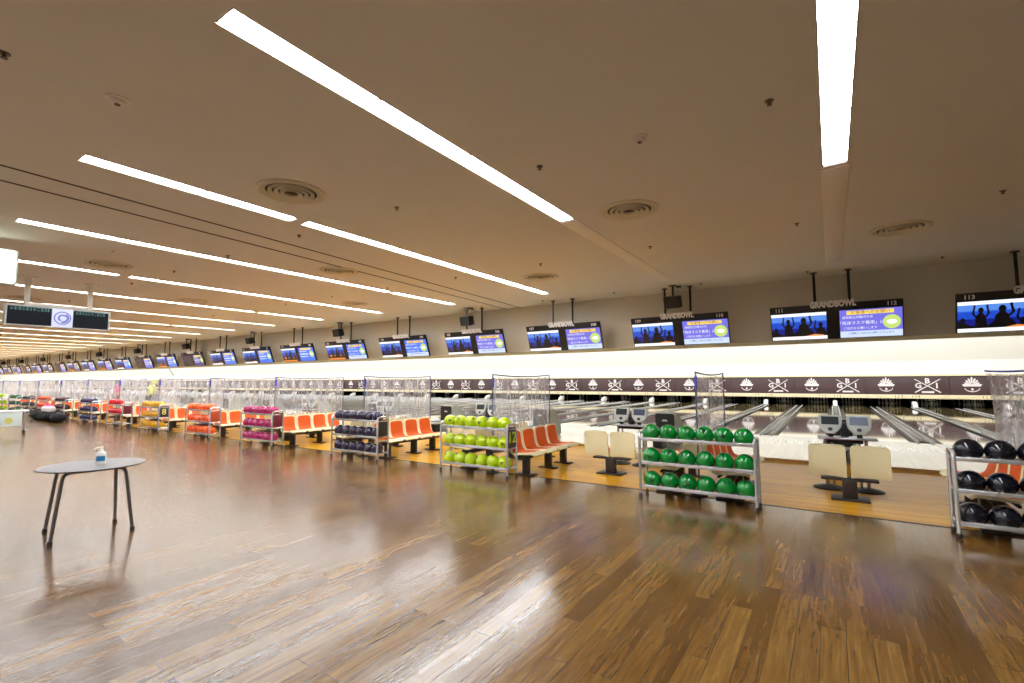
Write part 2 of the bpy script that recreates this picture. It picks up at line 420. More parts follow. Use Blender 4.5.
bm = bm_(); add_box(bm, (XR + 0.1, 15, 2.4), (0.2, 45, 5.4)); struct('wall_right', bm, 'wall_cream', 'cream end wall')
bm = bm_(); add_box(bm, (XL - 0.1, 15, 2.4), (0.2, 45, 5.4)); struct('wall_left', bm, 'wall_cream', 'cream far end wall')
bm = bm_(); add_box(bm, ((XL + XR) / 2, YB - 0.1, 2.0), (XR - XL, 0.2, 4.4)); struct('wall_back', bm, 'wall_cream', 'cream wall behind the viewer')
# ceiling grooves
for i, pts in enumerate((((-7.42, 1.0), (-8.42, Y_BULK)), ((-7.98, 1.0), (-8.98, Y_BULK)))):
    bm = bm_(); (xa, ya), (xb, yb) = pts
    a = math.atan2(yb - ya, xb - xa); l = math.hypot(xb - xa, yb - ya)
    add_box(bm, ((xa + xb) / 2, (ya + yb) / 2, ZC - 0.001), (l, 0.035, 0.008), rot=Matrix.Rotation(a, 3, 'Z'))
    struct('trim_%d' % (6 + i), bm, 'groove_dark', ['dark expansion joint across the ceiling', 'second dark joint across the ceiling'][i])

# ------------------------------------------------------------------ ceiling light rows
def light_row(k, y0, y1, n, label):
    t = thing('ceiling_light', label, 'ceiling light', (lx(k), y0, ZC), 0, 'recessed light rows')
    L = y1 - y0; m = L / n
    bm = bm_()
    for sx in (-1, 1): add_box(bm, (sx * (W_L / 2 - 0.004), L / 2, REC / 2), (0.008, L, REC))
    for i in range(n + 1): add_box(bm, (0, i * m + (0.008 if i == 0 else -0.008 if i == n else 0), REC / 2 + 0.004), (W_L - 0.018, 0.016, REC - 0.008))
    obj('frame', bm, 'fixture_side', t, smooth=False)
    bm = bm_(); add_box(bm, (0, m / 2, REC + 0.02), (W_L - 0.016, m - 0.016, 0.04)); me = mesh('diffuser', bm, 'tube_light', False)
    for i in range(n): link('diffuser', me, t, (0, i * m, 0))
    return t
for k in sorted(ROWS):
    for q, (y0, y1, n) in enumerate(ROWS[k]):
        if k == 0: lab = 'bright ceiling light row crossing the top edge, with a cream cover beyond it'
        elif y0 < 0: lab = 'ceiling light row behind the viewer, in line with the %s row from the right' % nth(k + 1)
        elif k == 1: lab = 'thick slanting ceiling light row ending at a cream cover strip'
        else: lab = '%s section of the %s ceiling light row counting from the right' % (('nearer', 'farther')[q - (1 if k < 6 else 0)], nth(k + 1))
        light_row(k, y0, y1, n, lab)
for k, lab in ((0, 'cream cover strip on the ceiling beyond the rightmost lit row'), (1, 'cream cover strip on the ceiling beyond the thick slanting light row')):
    bm = bm_(); add_box(bm, (0, 0, -0.004), (0.27, 5.25, 0.008), 0.002)
    tag(obj('cover_panel', bm, 'cover_cream', None, (lx(k), 9.0, ZC)), lab, 'cover panel', 'cover panels in line with the light rows')

# vents, detectors, sprinklers
def vent(x, y, r, label, proto=[None]):
    if proto[0] is None:
        t = thing('ceiling_vent', label, 'air vent', (x, y, ZC), 0, 'round ceiling vents')
        bm = bm_(); add_lathe(bm, [(0.40, 0.0), (0.40, -0.012), (0.36, -0.03), (0.30, -0.012), (0.30, 0.0)], 36); obj('rim', bm, 'vent_cream', t)
        for rr, z in ((0.27, -0.03), (0.20, -0.036), (0.13, -0.042)):
            bm = bm_(); add_lathe(bm, [(rr, 0.0), (rr, z), (rr - 0.045, z + 0.014), (rr - 0.045, 0.0)], 32); obj('ring', bm, 'vent_cream', t)
        bm = bm_(); add_lathe(bm, [(0.30, -0.004), (0, -0.004)], 28); obj('duct_opening', bm, 'vent_dark', t)
        proto[0] = t
    else: t = dup(proto[0], (x, y, ZC), label)
    t.scale = (r, r, 1)
vent(-5.53, 3.38, 1.0, 'large round ceiling vent near the thick slanting light row')
vent(-2.25, 6.4, 1.0, 'round ceiling vent beyond the end of the thick slanting light row')
vent(1.02, 9.62, 1.0, 'round ceiling vent right of the cream cover strip over monitor 111')
vent(-5.47, 9.51, 1.0, 'small-looking round ceiling vent over the monitor numbered 107')
vent(-8.75, 6.5, 1.0, 'round ceiling vent between the third and fourth light rows')
vent(-12.05, 3.5, 1.0, 'round ceiling vent above the fifth light row, near the left')
vent(-15.4, 6.5, 1.0, 'distant round ceiling vent between the fifth and sixth light rows')
vent(-18.7, 3.6, 1.0, 'distant round ceiling vent past the hanging dark board')
vent(-12.1, 9.6, 1.0, 'distant round ceiling vent near the monitors, fourth row of lights')
bm = bm_(); add_lathe(bm, [(0.0, -0.045), (0.03, -0.045), (0.055, -0.03), (0.06, -0.012), (0.085, -0.01), (0.085, 0)], 20)
det = mesh('smoke_detector', bm, 'detector_white')
for (x, y), lab in zip([(-4.88, 1.41), (-1.46, 4.5), (-10.58, 3.12)], ['white round smoke detector on the ceiling at upper left', 'white round smoke detector on the ceiling left of the rightmost light row', 'small white smoke detector past the fourth light row at left']):
    o = tag(link('smoke_detector', det, None, (x, y, ZC)), lab, 'smoke detector', 'smoke detectors')
    bm = bm_(); add_lathe(bm, [(0.0, -0.052), (0.02, -0.052), (0.022, -0.044)], 12); obj('sensor_cap', bm, 'dark_steel', o)
bm = bm_(); add_lathe(bm, [(0.036, 0), (0.034, -0.007), (0.012, -0.01), (0.010, -0.03), (0.022, -0.033), (0.022, -0.038), (0, -0.038)], 12)
spr = mesh('sprinkler', bm, 'sprinkler_bronze')

# ------------------------------------------------------------------ lanes, dividers, masking
LP = P / 2
LANES = []   # (lane number, x)
for k in range(KMIN, NP - 2):
    LANES.append((112 - 2 * k, xk(k) + LP / 2)); LANES.append((111 - 2 * k, xk(k) - LP / 2))
LANES = [l for l in LANES if l[0] > 0 and l[1] < XR - 0.7]
lane_len = 33.9 - Y_FOUL
bm = bm_(); add_box(bm, (0, lane_len / 2, -0.06), (1.05, lane_len, 0.12)); me_lane = mesh('lane_surface', bm, 'lane_maple', False)
bm = bm_()
gp = [(-0.118, 0.0), (-0.10, -0.055), (-0.05, -0.088), (0, -0.095), (0.05, -0.088), (0.10, -0.055), (0.118, 0.0)]
va = [bm.verts.new((x, 0, z)) for x, z in gp]; vb = [bm.verts.new((x, lane_len, z)) for x, z in gp]
vc = [bm.verts.new((x, 0, -0.12)) for x in (-0.118, 0.118)]
for i in range(len(gp) - 1): bm.faces.new((va[i], va[i + 1], vb[i + 1], vb[i]))
bm.faces.new(va + [vc[1], vc[0]])
me_gut = mesh('gutter', bm, 'gutter_grey')
# arrows and dots on the lane
bm = bm_()
for i, (ax, ay) in enumerate([(-0.45, 3.7), (-0.3, 4.1), (-0.15, 4.5), (0, 4.9), (0.15, 4.5), (0.3, 4.1), (0.45, 3.7)]):
    v = [bm.verts.new((ax + dx, ay + dy, 0.0015)) for dx, dy in ((-0.02, 0), (0.02, 0), (0, 0.15))]; bm.faces.new(v)
me_arrow = mesh('aiming_arrow', bm, 'dark_brown_metal', False)
for i, (num, x) in enumerate(LANES):
    t = thing('bowling_lane', 'long glossy maple bowling lane, %s lane from the right end of the hall' % nth(i + 1), 'bowling lane', (x, Y_FOUL, ZA), 0, 'bowling lanes')
    link('lane_surface', me_lane, t)
    for sx in (-1, 1): link('gutter', me_gut, t, (sx * (0.525 + 0.118), 0, 0))
    if i < 24: link('aiming_arrows', me_arrow, t)
# dividers (every lane boundary); pair centres carry the ball return hood at the pit
dl = Y_MASK - 0.6 - Y_FOUL
bm = bm_(); dw = LP - 1.05 - 4 * 0.118
add_box(bm, (0, dl / 2, -0.055), (dw - 0.004, dl, 0.13), 0.004)
me_div = mesh('divider_body', bm, 'gutter_grey')
bm = bm_()
pts = fillet([(0, 0.0, 0.01), (0, 0.0, 0.045), (0, dl, 0.045)], 0.03)
add_tube(bm, pts, 0.028, 8); me_rail = mesh('rail', bm, 'rail_silver')
bm = bm_()
hood = [(-0.5, 0.0), (-0.42, 0.14), (-0.25, 0.24), (-0.05, 0.29), (0.12, 0.30), (0.12, 0.0)]
hm = Matrix.Rotation(R(90), 4, 'Z')
add_prism(bm, hood, 0.2, Matrix(((0, 1, 0, -0.1), (1, 0, 0, dl + 0.2), (0, 0, 1, 0.02), (0, 0, 0, 1))))
bmesh.ops.bevel(bm, geom=list(bm.edges), offset=0.03, segments=3, affect='EDGES')
me_hood = mesh('ball_lift_hood', bm, 'pin_white')
for j, x in enumerate([xk(KMIN) + LP - LP * i for i in range(len(LANES) + 1)]):
    if x > XR - 0.1: continue
    t = thing('lane_divider', 'grey lane divider with silver rails, %s divider from the right end of the hall' % nth(j + 1), 'lane divider', (x, Y_FOUL, ZA), 0, 'lane dividers')
    link('divider_body', me_div, t)
    for sx in (-1, 1): link('rail', me_rail, t, (sx * (dw / 2 + 0.06), 0, -0.03))
    if j % 2 == 1: link('ball_lift_hood', me_hood, t)

# pins on the nearest lanes
prof = [(0.0, 0.0), (0.026, 0.0), (0.029, 0.02), (0.045, 0.06), (0.0605, 0.115), (0.055, 0.16), (0.038, 0.21), (0.025, 0.25), (0.0235, 0.27), (0.028, 0.305), (0.032, 0.335), (0.029, 0.36), (0.018, 0.376), (0, 0.381)]
bm = bm_(); add_lathe(bm, prof, 12); me_pin = mesh('bowling_pin', bm, 'pin_white')
bm = bm_()
for z0, z1, r in ((0.25, 0.258, 0.0262), (0.268, 0.276, 0.0252)): add_lathe(bm, [(r - 0.002, z0), (r, z0), (r, z1), (r - 0.002, z1)], 12)
me_pinband = mesh('red_stripe', bm, 'pin_red')
for i, (num, x) in enumerate(LANES[:28]):
    for row in range(4):
        for q in range(row + 1):
            o = link('bowling_pin', me_pin, None, (x + (q - row / 2) * 0.305, 32.95 + row * 0.264, ZA))
            tag(o, 'white bowling pin standing in the rack of ten on the %s lane from the right' % nth(i + 1), 'bowling pin', 'pins on the %s lane from the right' % nth(i + 1))
            if i < 12: link('red_stripe', me_pinband, o)

# masking units, one a pair, with emblems
def emblem_crown():
    bm = bm_()
    for i, a in enumerate((-66, -44, -22, 0, 22, 44, 66)):
        ca, sa = math.sin(R(a)), math.cos(R(a)); px, pz = sa, -ca
        r0, r1 = 0.11, (0.37, 0.39, 0.41, 0.46, 0.41, 0.39, 0.37)[i]
        o = [(ca * r0 + px * 0.02, sa * r0 + pz * 0.02), (ca * (r1 - 0.08) + px * 0.045, sa * (r1 - 0.08) + pz * 0.045), (ca * r1, sa * r1), (ca * (r1 - 0.08) - px * 0.045, sa * (r1 - 0.08) - pz * 0.045), (ca * r0 - px * 0.02, sa * r0 - pz * 0.02)]
        add_prism(bm, o, 0.006)
    add_prism(bm, [(-0.42, 0.05), (-0.33, 0.08), (0.33, 0.08), (0.42, 0.05), (0.36, -0.05), (-0.36, -0.05)], 0.006)
    o = [(0.34 * math.cos(R(a)), -0.10 + 0.24 * math.sin(R(a))) for a in range(190, 351, 10)] + [(0.31 * math.cos(R(a)), -0.10 + 0.19 * math.sin(R(a))) for a in range(350, 189, -10)]
    add_prism(bm, o, 0.006)
    add_prism(bm, ell(0.06, 0.06, 0, -0.2, 12), 0.006)
    bmesh.ops.transform(bm, matrix=Matrix.Diagonal((0.86, 1, 0.95, 1)), verts=bm.verts)
    return mesh('sun_emblem', bm, 'emblem_white', False)
def emblem_cues():
    bm = bm_()
    for s in (-1, 1):
        d = Vector((s * 0.50, 0, 0.34)); n = Vector((-d.z, 0, d.x)).normalized()
        a, b = -d, d
        o = [(a.x + n.x * 0.028, a.z + n.z * 0.028), (b.x + n.x * 0.014, b.z + n.z * 0.014), (b.x - n.x * 0.014, b.z - n.z * 0.014), (a.x - n.x * 0.028, a.z - n.z * 0.028)]
        add_prism(bm, o, 0.006)
    add_mesh(bm, text_mesh('G', 0.36, 0.003, bold=0.012), T(-0.36, 0, 0.0)); add_mesh(bm, text_mesh('B', 0.36, 0.003, bold=0.012), T(0, 0, 0.24)); add_mesh(bm, text_mesh('1', 0.36, 0.003, bold=0.012), T(0.36, 0, 0.0))
    add_prism(bm, [(-0.24, -0.27), (0.24, -0.27), (0.24, -0.36), (-0.24, -0.36)], 0.006)
    return mesh('crossed_cues_emblem', bm, 'emblem_white', False)
me_crown, me_cues = emblem_crown(), emblem_cues()
ZB0, ZB1, ZS0 = 0.70, 1.645, 0.49
bm = bm_(); add_box(bm, (0, 0.05, (ZB0 + ZB1) / 2), (P - 0.012, 0.1, ZB1 - ZB0), 0.004); me_band = mesh('brown_panel', bm, 'band_brown')
bm = bm_(); add_box(bm, (0, 0.03, (ZS0 + ZB0) / 2), (P - 0.006, 0.14, ZB0 - ZS0 - 0.004), 0.012); me_sill = mesh('cream_sill', bm, 'cream_trim')
SH = -0.22
for k in range(KMIN, NP - 2):
    x = xk(k) + SH
    if x + P / 2 > XR - 0.02: x = XR - P / 2 - 0.02
    t = thing('masking_unit', 'brown masking panel with two white emblems over a lane pair, %s from the right end' % nth(k - KMIN + 1), 'masking unit', (x, Y_MASK, 0), 0, 'masking panels above the pins')
    link('brown_panel', me_band, t)
    s = link('cream_sill', me_sill, t)
    o = link('crossed_cues_emblem', me_cues, t, (LP / 2, -0.004, 1.15)); o['label'] = 'white emblem of crossed cues with letters'
    o = link('sun_emblem', me_crown, t, (-LP / 2, -0.004, 1.17)); o['label'] = 'white sunburst emblem'
    if k < 16 and 111 - 2 * k > 0:
        bm = bm_()
        for sx, n in ((-1, 111 - 2 * k), (1, 112 - 2 * k)): add_mesh(bm, text_mesh(' '.join(str(n)), 0.17, 0.002, 'CENTER', 'ink_dark'), T(sx * 0.34, 0, 0))
        obj('lane_numbers', bm, 'ink_dark', s, (0, -0.043, 0.6), smooth=False)
# dark cheeks between the pin decks
bm = bm_(); add_box(bm, (0, 0, 0.45), (0.12, 3.4, 1.1)); me_cheek = mesh('pit_partition', bm, 'pit_black', False)
for i in range(len(LANES) + 1):
    x = xk(KMIN) + LP - LP * i
    if x < XR - 0.2:
        o = link('pit_partition', me_cheek, None, (x, 34.3, 0.0)); o['kind'] = 'structure'; o['label'] = 'dark partition between pin decks'; o['category'] = 'partition'

# ------------------------------------------------------------------ monitors
TILT = R(19)
MW, MH = 2.42, 0.79
def tilt(y=0.0): return T(0, 12.78, 2.43) @ Matrix.Rotation(TILT, 4, 'X')
def q4(bm, x0, x1, z0, z1, y, mi):
    f = bm.faces.new([bm.verts.new(p) for p in ((x0, y, z0), (x1, y, z0), (x1, y, z1), (x0, y, z1))]); f.material_index = mi
def poly(bm, pts, y, mi):
    f = bm.faces.new([bm.verts.new((x, y, z)) for x, z in pts]); f.material_index = mi
SW, SHH = 1.07, 0.61
def crowd_screen(var):
    """left screen: silhouettes of a crowd with raised hands before blue light"""
    bm = bm_()
    mats = ['scr_black', 'scr_blue', 'scr_sky', 'scr_white', 'scr_deep', 'scr_orange', 'scr_red', 'scr_dusk']
    q4(bm, -SW / 2, SW / 2, 0, SHH, 0, 0)
    if var == 'dark':
        q4(bm, -SW / 2, SW / 2, 0.06, SHH - 0.03, -0.001, 7)
    else:
        q4(bm, -SW / 2, SW / 2, 0.40, SHH, -0.001, 2)
        q4(bm, -SW / 2, SW / 2, 0.06, 0.42, -0.001, 1); q4(bm, -SW / 2, SW / 2, 0.50, SHH, -0.0015, 2)
        q4(bm, -SW / 2, SW / 2, 0.54, SHH, -0.002, 3); q4(bm, -0.1, 0.3, 0.47, 0.54, -0.0021, 2)
        q4(bm, -SW / 2, SW / 2, 0.06, 0.26, -0.0015, 4)
    if var == 'fire': q4(bm, -SW / 2, SW / 2, 0.0, 0.2, -0.003, 5)
    else:
        q4(bm, -SW / 2, SW / 2, 0.0, 0.075, -0.004, 3 if var != 'dark' else 0)
        if var == 'blue': poly(bm, [(0.12, 0.075), (0.48, 0.075), (0.46, 0.10), (0.3, 0.12)], -0.0045, 5)
    r2 = random.Random(3)
    # people: head, shoulders, raised arms
    for cx, hz, sc in ((-0.20, 0.43, 0.75), (0.10, 0.44, 1.0), (0.42, 0.33, 0.8), (-0.46, 0.24, 0.7)):
        poly(bm, ell(0.055 * sc, 0.07 * sc, cx, hz, 12), -0.003, 0)
        poly(bm, [(cx - 0.11 * sc, 0.07), (cx + 0.13 * sc, 0.07), (cx + 0.09 * sc, hz - 0.12), (cx + 0.03 * sc, hz - 0.05), (cx - 0.03 * sc, hz - 0.05), (cx - 0.10 * sc, hz - 0.12)], -0.0031, 0)
    for cx, hz, sc, sides in ((-0.20, 0.43, 0.75, (-1, 1)), (0.10, 0.44, 1.0, (1,)), (0.42, 0.33, 0.8, (-1,))):
        for sd in sides:      # raised arms
            a, e, h = (cx + sd * 0.085 * sc, hz - 0.13), (cx + sd * 0.15 * sc, hz - 0.06), (cx + sd * 0.12 * sc, hz + 0.07)
            w = 0.024 * sc
            poly(bm, [(a[0] - w, a[1] - w), (a[0] + w, a[1] - w), (e[0] + w, e[1]), (e[0] - w, e[1])], -0.0032, 0)
            poly(bm, [(e[0] - w, e[1] - 0.01), (e[0] + w, e[1] - 0.01), (h[0] + w * 0.7, h[1]), (h[0] - w * 0.7, h[1])], -0.00325, 0)
            poly(bm, ell(0.024 * sc, 0.03 * sc, h[0], h[1] + 0.01, 8), -0.0033, 0)
    poly(bm, [(-SW / 2, 0.07), (SW / 2, 0.07), (SW / 2, 0.17), (0.30, 0.13), (0.22, 0.24), (0.0, 0.22), (-0.08, 0.14), (-0.34, 0.12), (-0.42, 0.18), (-SW / 2, 0.22)], -0.00335, 0)
    return mesh('screen', bm, mats, False)
def slide_screen(var, text):
    bm = bm_()
    mats = [{'purple': 'scr_purple', 'blue': 'scr_azure', 'dim': 'scr_violet'}[var], 'scr_yellow', 'scr_green', 'scr_pale', 'scr_white', 'scr_red', 'scr_deep']
    q4(bm, -SW / 2, SW / 2, 0, SHH, 0, 0)
    if text: q4(bm, -SW / 2, SW / 2, 0, 0.14, -0.001, 3)
    q4(bm, -0.41, 0.40, SHH - 0.11, SHH - 0.025, -0.001, 1)
    poly(bm, ell(0.15, 0.15, 0.36, 0.31, 24), -0.0012, 2)
    poly(bm, ell(0.09, 0.05, 0.36, 0.31, 16), -0.0016, 4)
    if text:
        add_mesh(bm, text_mesh('お客様へのお願い', 0.085), T(0, -0.002, SHH - 0.068), 5)
        add_mesh(bm, text_mesh('感染防止対策のため', 0.06), T(-0.22, -0.002, 0.44), 4)
        add_mesh(bm, text_mesh('「飛沫マスク着用」に', 0.082), T(-0.17, -0.0022, 0.315), 4)
        add_mesh(bm, text_mesh('ご協力をお願いします', 0.06), T(-0.18, -0.002, 0.2), 4)
        add_mesh(bm, text_mesh('ご理解とご協力をお願いいたします', 0.05), T(0, -0.002, 0.085), 6)
    else:
        for z, w, h in ((0.44, 0.5, 0.035), (0.315, 0.6, 0.06), (0.2, 0.55, 0.04)): q4(bm, -0.47, -0.47 + w, z - h / 2, z + h / 2, -0.002, 3)
    return mesh('screen', bm, mats, False)
ME_L = {v_: crowd_screen(v_) for v_ in ('blue', 'fire', 'dark')}
ME_R = {('purple', True): slide_screen('purple', True), ('blue', True): slide_screen('blue', True), ('purple', False): slide_screen('purple', False), ('blue', False): slide_screen('blue', False), ('dim', False): slide_screen('dim', False)}
bm = bm_(); add_box(bm, (0, 0.035, MH / 2), (MW, 0.07, MH), 0.008); bm.transform(tilt()); me_mon = mesh('housing', bm, 'black_plastic')
bm = bm_(); add_tube(bm, [(0, 12.66, 2.9), (0, 12.66, ZC)], 0.028, 8); add_lathe(bm, [(0.0, 0.0), (0.07, 0.0), (0.07, 0.02), (0.0, 0.02)], 12, (0, 12.66, ZC - 0.021)); me_rod = mesh('ceiling_rod', bm, 'black_plastic')
me_logo = text_mesh('GRANDBOWL', 0.19, 0.006, bold=0.011)
me_logo.transform(tilt() @ T(0, -0.012, MH + 0.0)); xs_ = [v_.co.x for v_ in me_logo.vertices]
s_ = 0.84 / (max(xs_) - min(xs_)); me_logo.transform(Matrix.Diagonal((s_, 1, 1, 1)))
bm = bm_(); add_box(bm, (0, 0, 0), (0.40, 0.26, 0.30), 0.02, rot=Matrix.Rotation(R(14), 3, 'X')); me_spk = mesh('cabinet', bm, 'black_plastic')
bm = bm_(); add_tube(bm, [(0, 0.02, 0.12), (0, 0.02, 0.42)], 0.028, 8); add_box(bm, (0, 0.02, 0.42), (0.16, 0.12, 0.02)); add_box(bm, (0.14, 0.05, 0.385), (0.12, 0.06, 0.05), 0.01); me_spb = mesh('bracket', bm, 'dark_steel')
bm = bm_(); add_prism(bm, rrect(0.34, 0.24, 0.02), 0.004, Matrix.Rotation(R(14), 4, 'X') @ T(0, -0.134, 0)); me_spg = mesh('grille', bm, 'rubber')
for k in range(-1, 42):
    x = xk(k) - 0.01 - (0.1 if k == -1 else 0)
    n1, n2 = 111 - 2 * k, 112 - 2 * k
    if k <= 4: lab = 'twin scoring monitor numbered %d and %d hanging over the lanes' % (n1, n2)
    else: lab = 'twin scoring monitor hanging over the lanes, %s monitor from the right' % nth(k + 2)
    t = thing('scoring_monitor', lab, 'monitor', (x, 0, 0), 0, 'twin monitors over the lanes')
    link('housing', me_mon, t)
    vl = 'blue' if k < 5 else ['fire', 'fire', 'blue', 'blue', 'dark', 'fire', 'dark', 'blue'][(k - 5) % 8]
    vr = ('purple', True) if k < 4 else ('blue', True) if k < 6 else (['blue', 'blue', 'blue', 'dim', 'blue', 'purple', 'blue', 'purple'][(k - 6) % 8], False)
    if k > 13: vl = ['fire', 'dark', 'blue'][k % 3]; vr = ('dim' if k % 2 else 'purple', False)
    a = link('screen', ME_L[vl], t); a.matrix_local = tilt() @ T(-MW / 2 + 0.02 + SW / 2, -0.004, 0.02); a['label'] = 'left screen showing a crowd'
    a = link('screen', ME_R[vr], t); a.matrix_local = tilt() @ T(MW / 2 - 0.02 - SW / 2, -0.004, 0.02); a['label'] = 'right screen showing a notice'
    for sx in (-1, 1): link('ceiling_rod', me_rod, t, (sx * 0.32, 0, 0))
    link('name_sign', me_logo, t)
    if k < 14:
        for sx, n in ((-1, n1), (1, n2)):
            a = link('lane_number', text_mesh(str(n), 0.115, 0.002, bold=0.003), t); a.matrix_local = tilt() @ T(sx * (MW / 2 - 0.19), -0.004, MH - 0.075)
    if k % 2 == 1 and k > 0:
        s = thing('ceiling_speaker', 'black box speaker hung between the rods of the %s monitor from the right' % nth(k + 2), 'speaker', (x - 0.02, 12.3, ZC - 0.43), 0, 'black speakers over the monitors')
        link('cabinet', me_spk, s); link('bracket', me_spb, s); link('grille', me_spg, s)

# ------------------------------------------------------------------ seating
def seat_bm(width, prof, thick, corner, n=22, m=10):
    pts = [Vector((d, 0, z)) for d, z in prof]
    pts = fillet(pts, 0.09, 6)
    ln = [0]
    for a, b in zip(pts, pts[1:]): ln.append(ln[-1] + (b - a).length)
    tot = ln[-1]
    def at(s):
        for i in range(len(pts) - 1):
            if s <= ln[i + 1] + 1e-9:
                t = (s - ln[i]) / max(1e-9, ln[i + 1] - ln[i]); return pts[i].lerp(pts[i + 1], t), (pts[i + 1] - pts[i]).normalized()
        return pts[-1], (pts[-1] - pts[-2]).normalized()
    bm = bm_(); top, bot = [], []
    for i in range(n + 1):
        u = i / n; s = tot * (0.5 - 0.5 * math.cos(PI * u)) if True else tot * u
        p, d = at(s); nrm = Vector((d.z, 0, -d.x))
        e = min(s, tot - s)
        w = width / 2 if e >= corner else width / 2 - corner + math.sqrt(max(0, corner ** 2 - (corner - e) ** 2))
        ra, rb = [], []
        for j in range(m + 1):
            y = -w + 2 * w * j / m
            dish = 0.018 * (1 - (2 * j / m - 1) ** 2)
            ra.append(bm.verts.new(p + nrm * (dish) + Vector((0, y, 0)))); rb.append(bm.verts.new(p + nrm * (dish + thick) + Vector((0, y, 0))))
        top.append(ra); bot.append(rb)
    for i in range(n):
        for j in range(m):
            bm.faces.new((top[i][j], top[i][j + 1], top[i + 1][j + 1], top[i + 1][j])); bm.faces.new((bot[i][j], bot[i + 1][j], bot[i + 1][j + 1], bot[i][j + 1]))
    for i in range(n):
        bm.faces.new((top[i][0], top[i + 1][0], bot[i + 1][0], bot[i][0])); bm.faces.new((top[i][m], bot[i][m], bot[i + 1][m], top[i + 1][m]))
    for j in range(m):
        bm.faces.new((top[0][j], bot[0][j], bot[0][j + 1], top[0][j + 1])); bm.faces.new((top[n][j], top[n][j + 1], bot[n][j + 1], bot[n][j]))
    bmesh.ops.remove_doubles(bm, verts=bm.verts, dist=1e-5)
    return bm
SEATP = [(0.27, 0.325), (0.245, 0.36), (0.05, 0.345), (-0.15, 0.335), (-0.21, 0.45), (-0.25, 0.72)]
PADP = [(0.235, 0.374), (0.05, 0.361), (-0.135, 0.353), (-0.19, 0.45), (-0.228, 0.695)]
me_seat = mesh('seat', seat_bm(0.42, SEATP, 0.026, 0.07), 'cream_plastic')
me_pad = mesh('cushion', seat_bm(0.34, PADP, 0.016, 0.06), 'orange_fabric')
SEATS_Y = [-0.645, -0.215, 0.215, 0.645]
def make_bench(label):
    t = thing('seat_bench', label, 'bench', (0, 0, 0), 0, 'rows of orange seats')
    for y in SEATS_Y:
        s = link('seat', me_seat, t, (0.0, y, 0)); c = link('cushion', me_pad, s); c['label'] = 'orange cushion'
    bm = bm_(); add_box(bm, (0.03, 0, 0.285), (0.07, 1.72, 0.05), 0.006); add_box(bm, (0.10, 0, 0.30), (0.03, 1.6, 0.03), 0.004); add_box(bm, (-0.08, 0, 0.30), (0.03, 1.6, 0.03), 0.004); obj('beam', bm, 'dark_brown_metal', t)
    for y in (-0.66, 0.08, 0.66):
        bm = bm_(); add_box(bm, (0.03, y, 0.145), (0.11, 0.10, 0.27), 0.01); add_box(bm, (0.03, y, 0.012), (0.34, 0.15, 0.024), 0.008); obj('leg', bm, 'dark_brown_metal', t)
    return t
BY = 7.57
def axis_x(k): return xk(k) - P / 2 + 0.02 if k > 0 else xk(k) - P / 2 + 0.02
RACKDESC = {}
bench0 = None
AX = {}
for j in range(-1, 12):
    AX[j] = X0 + P / 2 - P * (j + 0) + (0.1 if j == 0 else 0.0)      # axis right of pair j
for j in range(0, 12):
    for side in (1, -1):
        x = AX[j] + side * {0: 0.46, 1: 0.36}.get(j, 0.56)
        who = 'with orange seats facing %s, left of' % ('right' if side > 0 else 'left')
        rn = ['the right-edge console', 'the green-ball-rack console'] if False else None
        if j == 0: lab = 'orange seat row behind the black ball rack, facing %s' % ('right, away from the console' if side > 0 else 'left toward the console with two screens')
        else:
            nm = ['', 'green', 'yellow-green', 'dark purple', 'magenta', 'orange', 'gold', 'red', 'navy', 'maroon', 'orange-red', 'charcoal'][j]
            lab = 'row of four orange seats behind the %s ball rack, facing %s' % (nm, 'right' if side > 0 else 'left')
        if bench0 is None:
            bench0 = make_bench(lab); bench0.location = (x, BY, 0); bench0.rotation_euler = (0, 0, 0 if side > 0 else PI)
        else: dup(bench0, (x, BY, 0), lab, 0 if side > 0 else PI)

# twin chairs in front of each console, seen from behind
def make_twin(label, loc):
    t = thing('twin_chair', label, 'chair', loc, R(90), 'twin scorers chairs')
    me2 = mesh('seat', seat_bm(0.415, [(0.24, 0.33), (0.215, 0.36), (0.05, 0.35), (-0.10, 0.27), (-0.175, 0.27), (-0.20, 0.40), (-0.225, 0.70)], 0.03, 0.05), 'cream_plastic')
    mp2 = mesh('cushion', seat_bm(0.35, [(0.205, 0.374), (0.05, 0.366), (-0.08, 0.305), (-0.15, 0.31), (-0.178, 0.40), (-0.2, 0.67)], 0.016, 0.05), 'orange_fabric')
    for y in (-0.23, 0.23):
        s = link('seat', me2, t, (0, y, 0)); c = link('cushion', mp2, s); c['label'] = 'orange cushion'
    bm = bm_(); add_box(bm, (-0.12, 0, 0.14), (0.12, 0.16, 0.25), 0.01); obj('pedestal', bm, 'dark_brown_metal', t)
    bm = bm_(); add_box(bm, (-0.12, 0, 0.012), (0.30, 0.42, 0.024), 0.01); obj('base_plate', bm, 'dark_brown_metal', t)
    bm = bm_(); add_box(bm, (-0.06, 0, 0.252), (0.2, 0.62, 0.03), 0.006); obj('bracket', bm, 'dark_brown_metal', t)
    return t
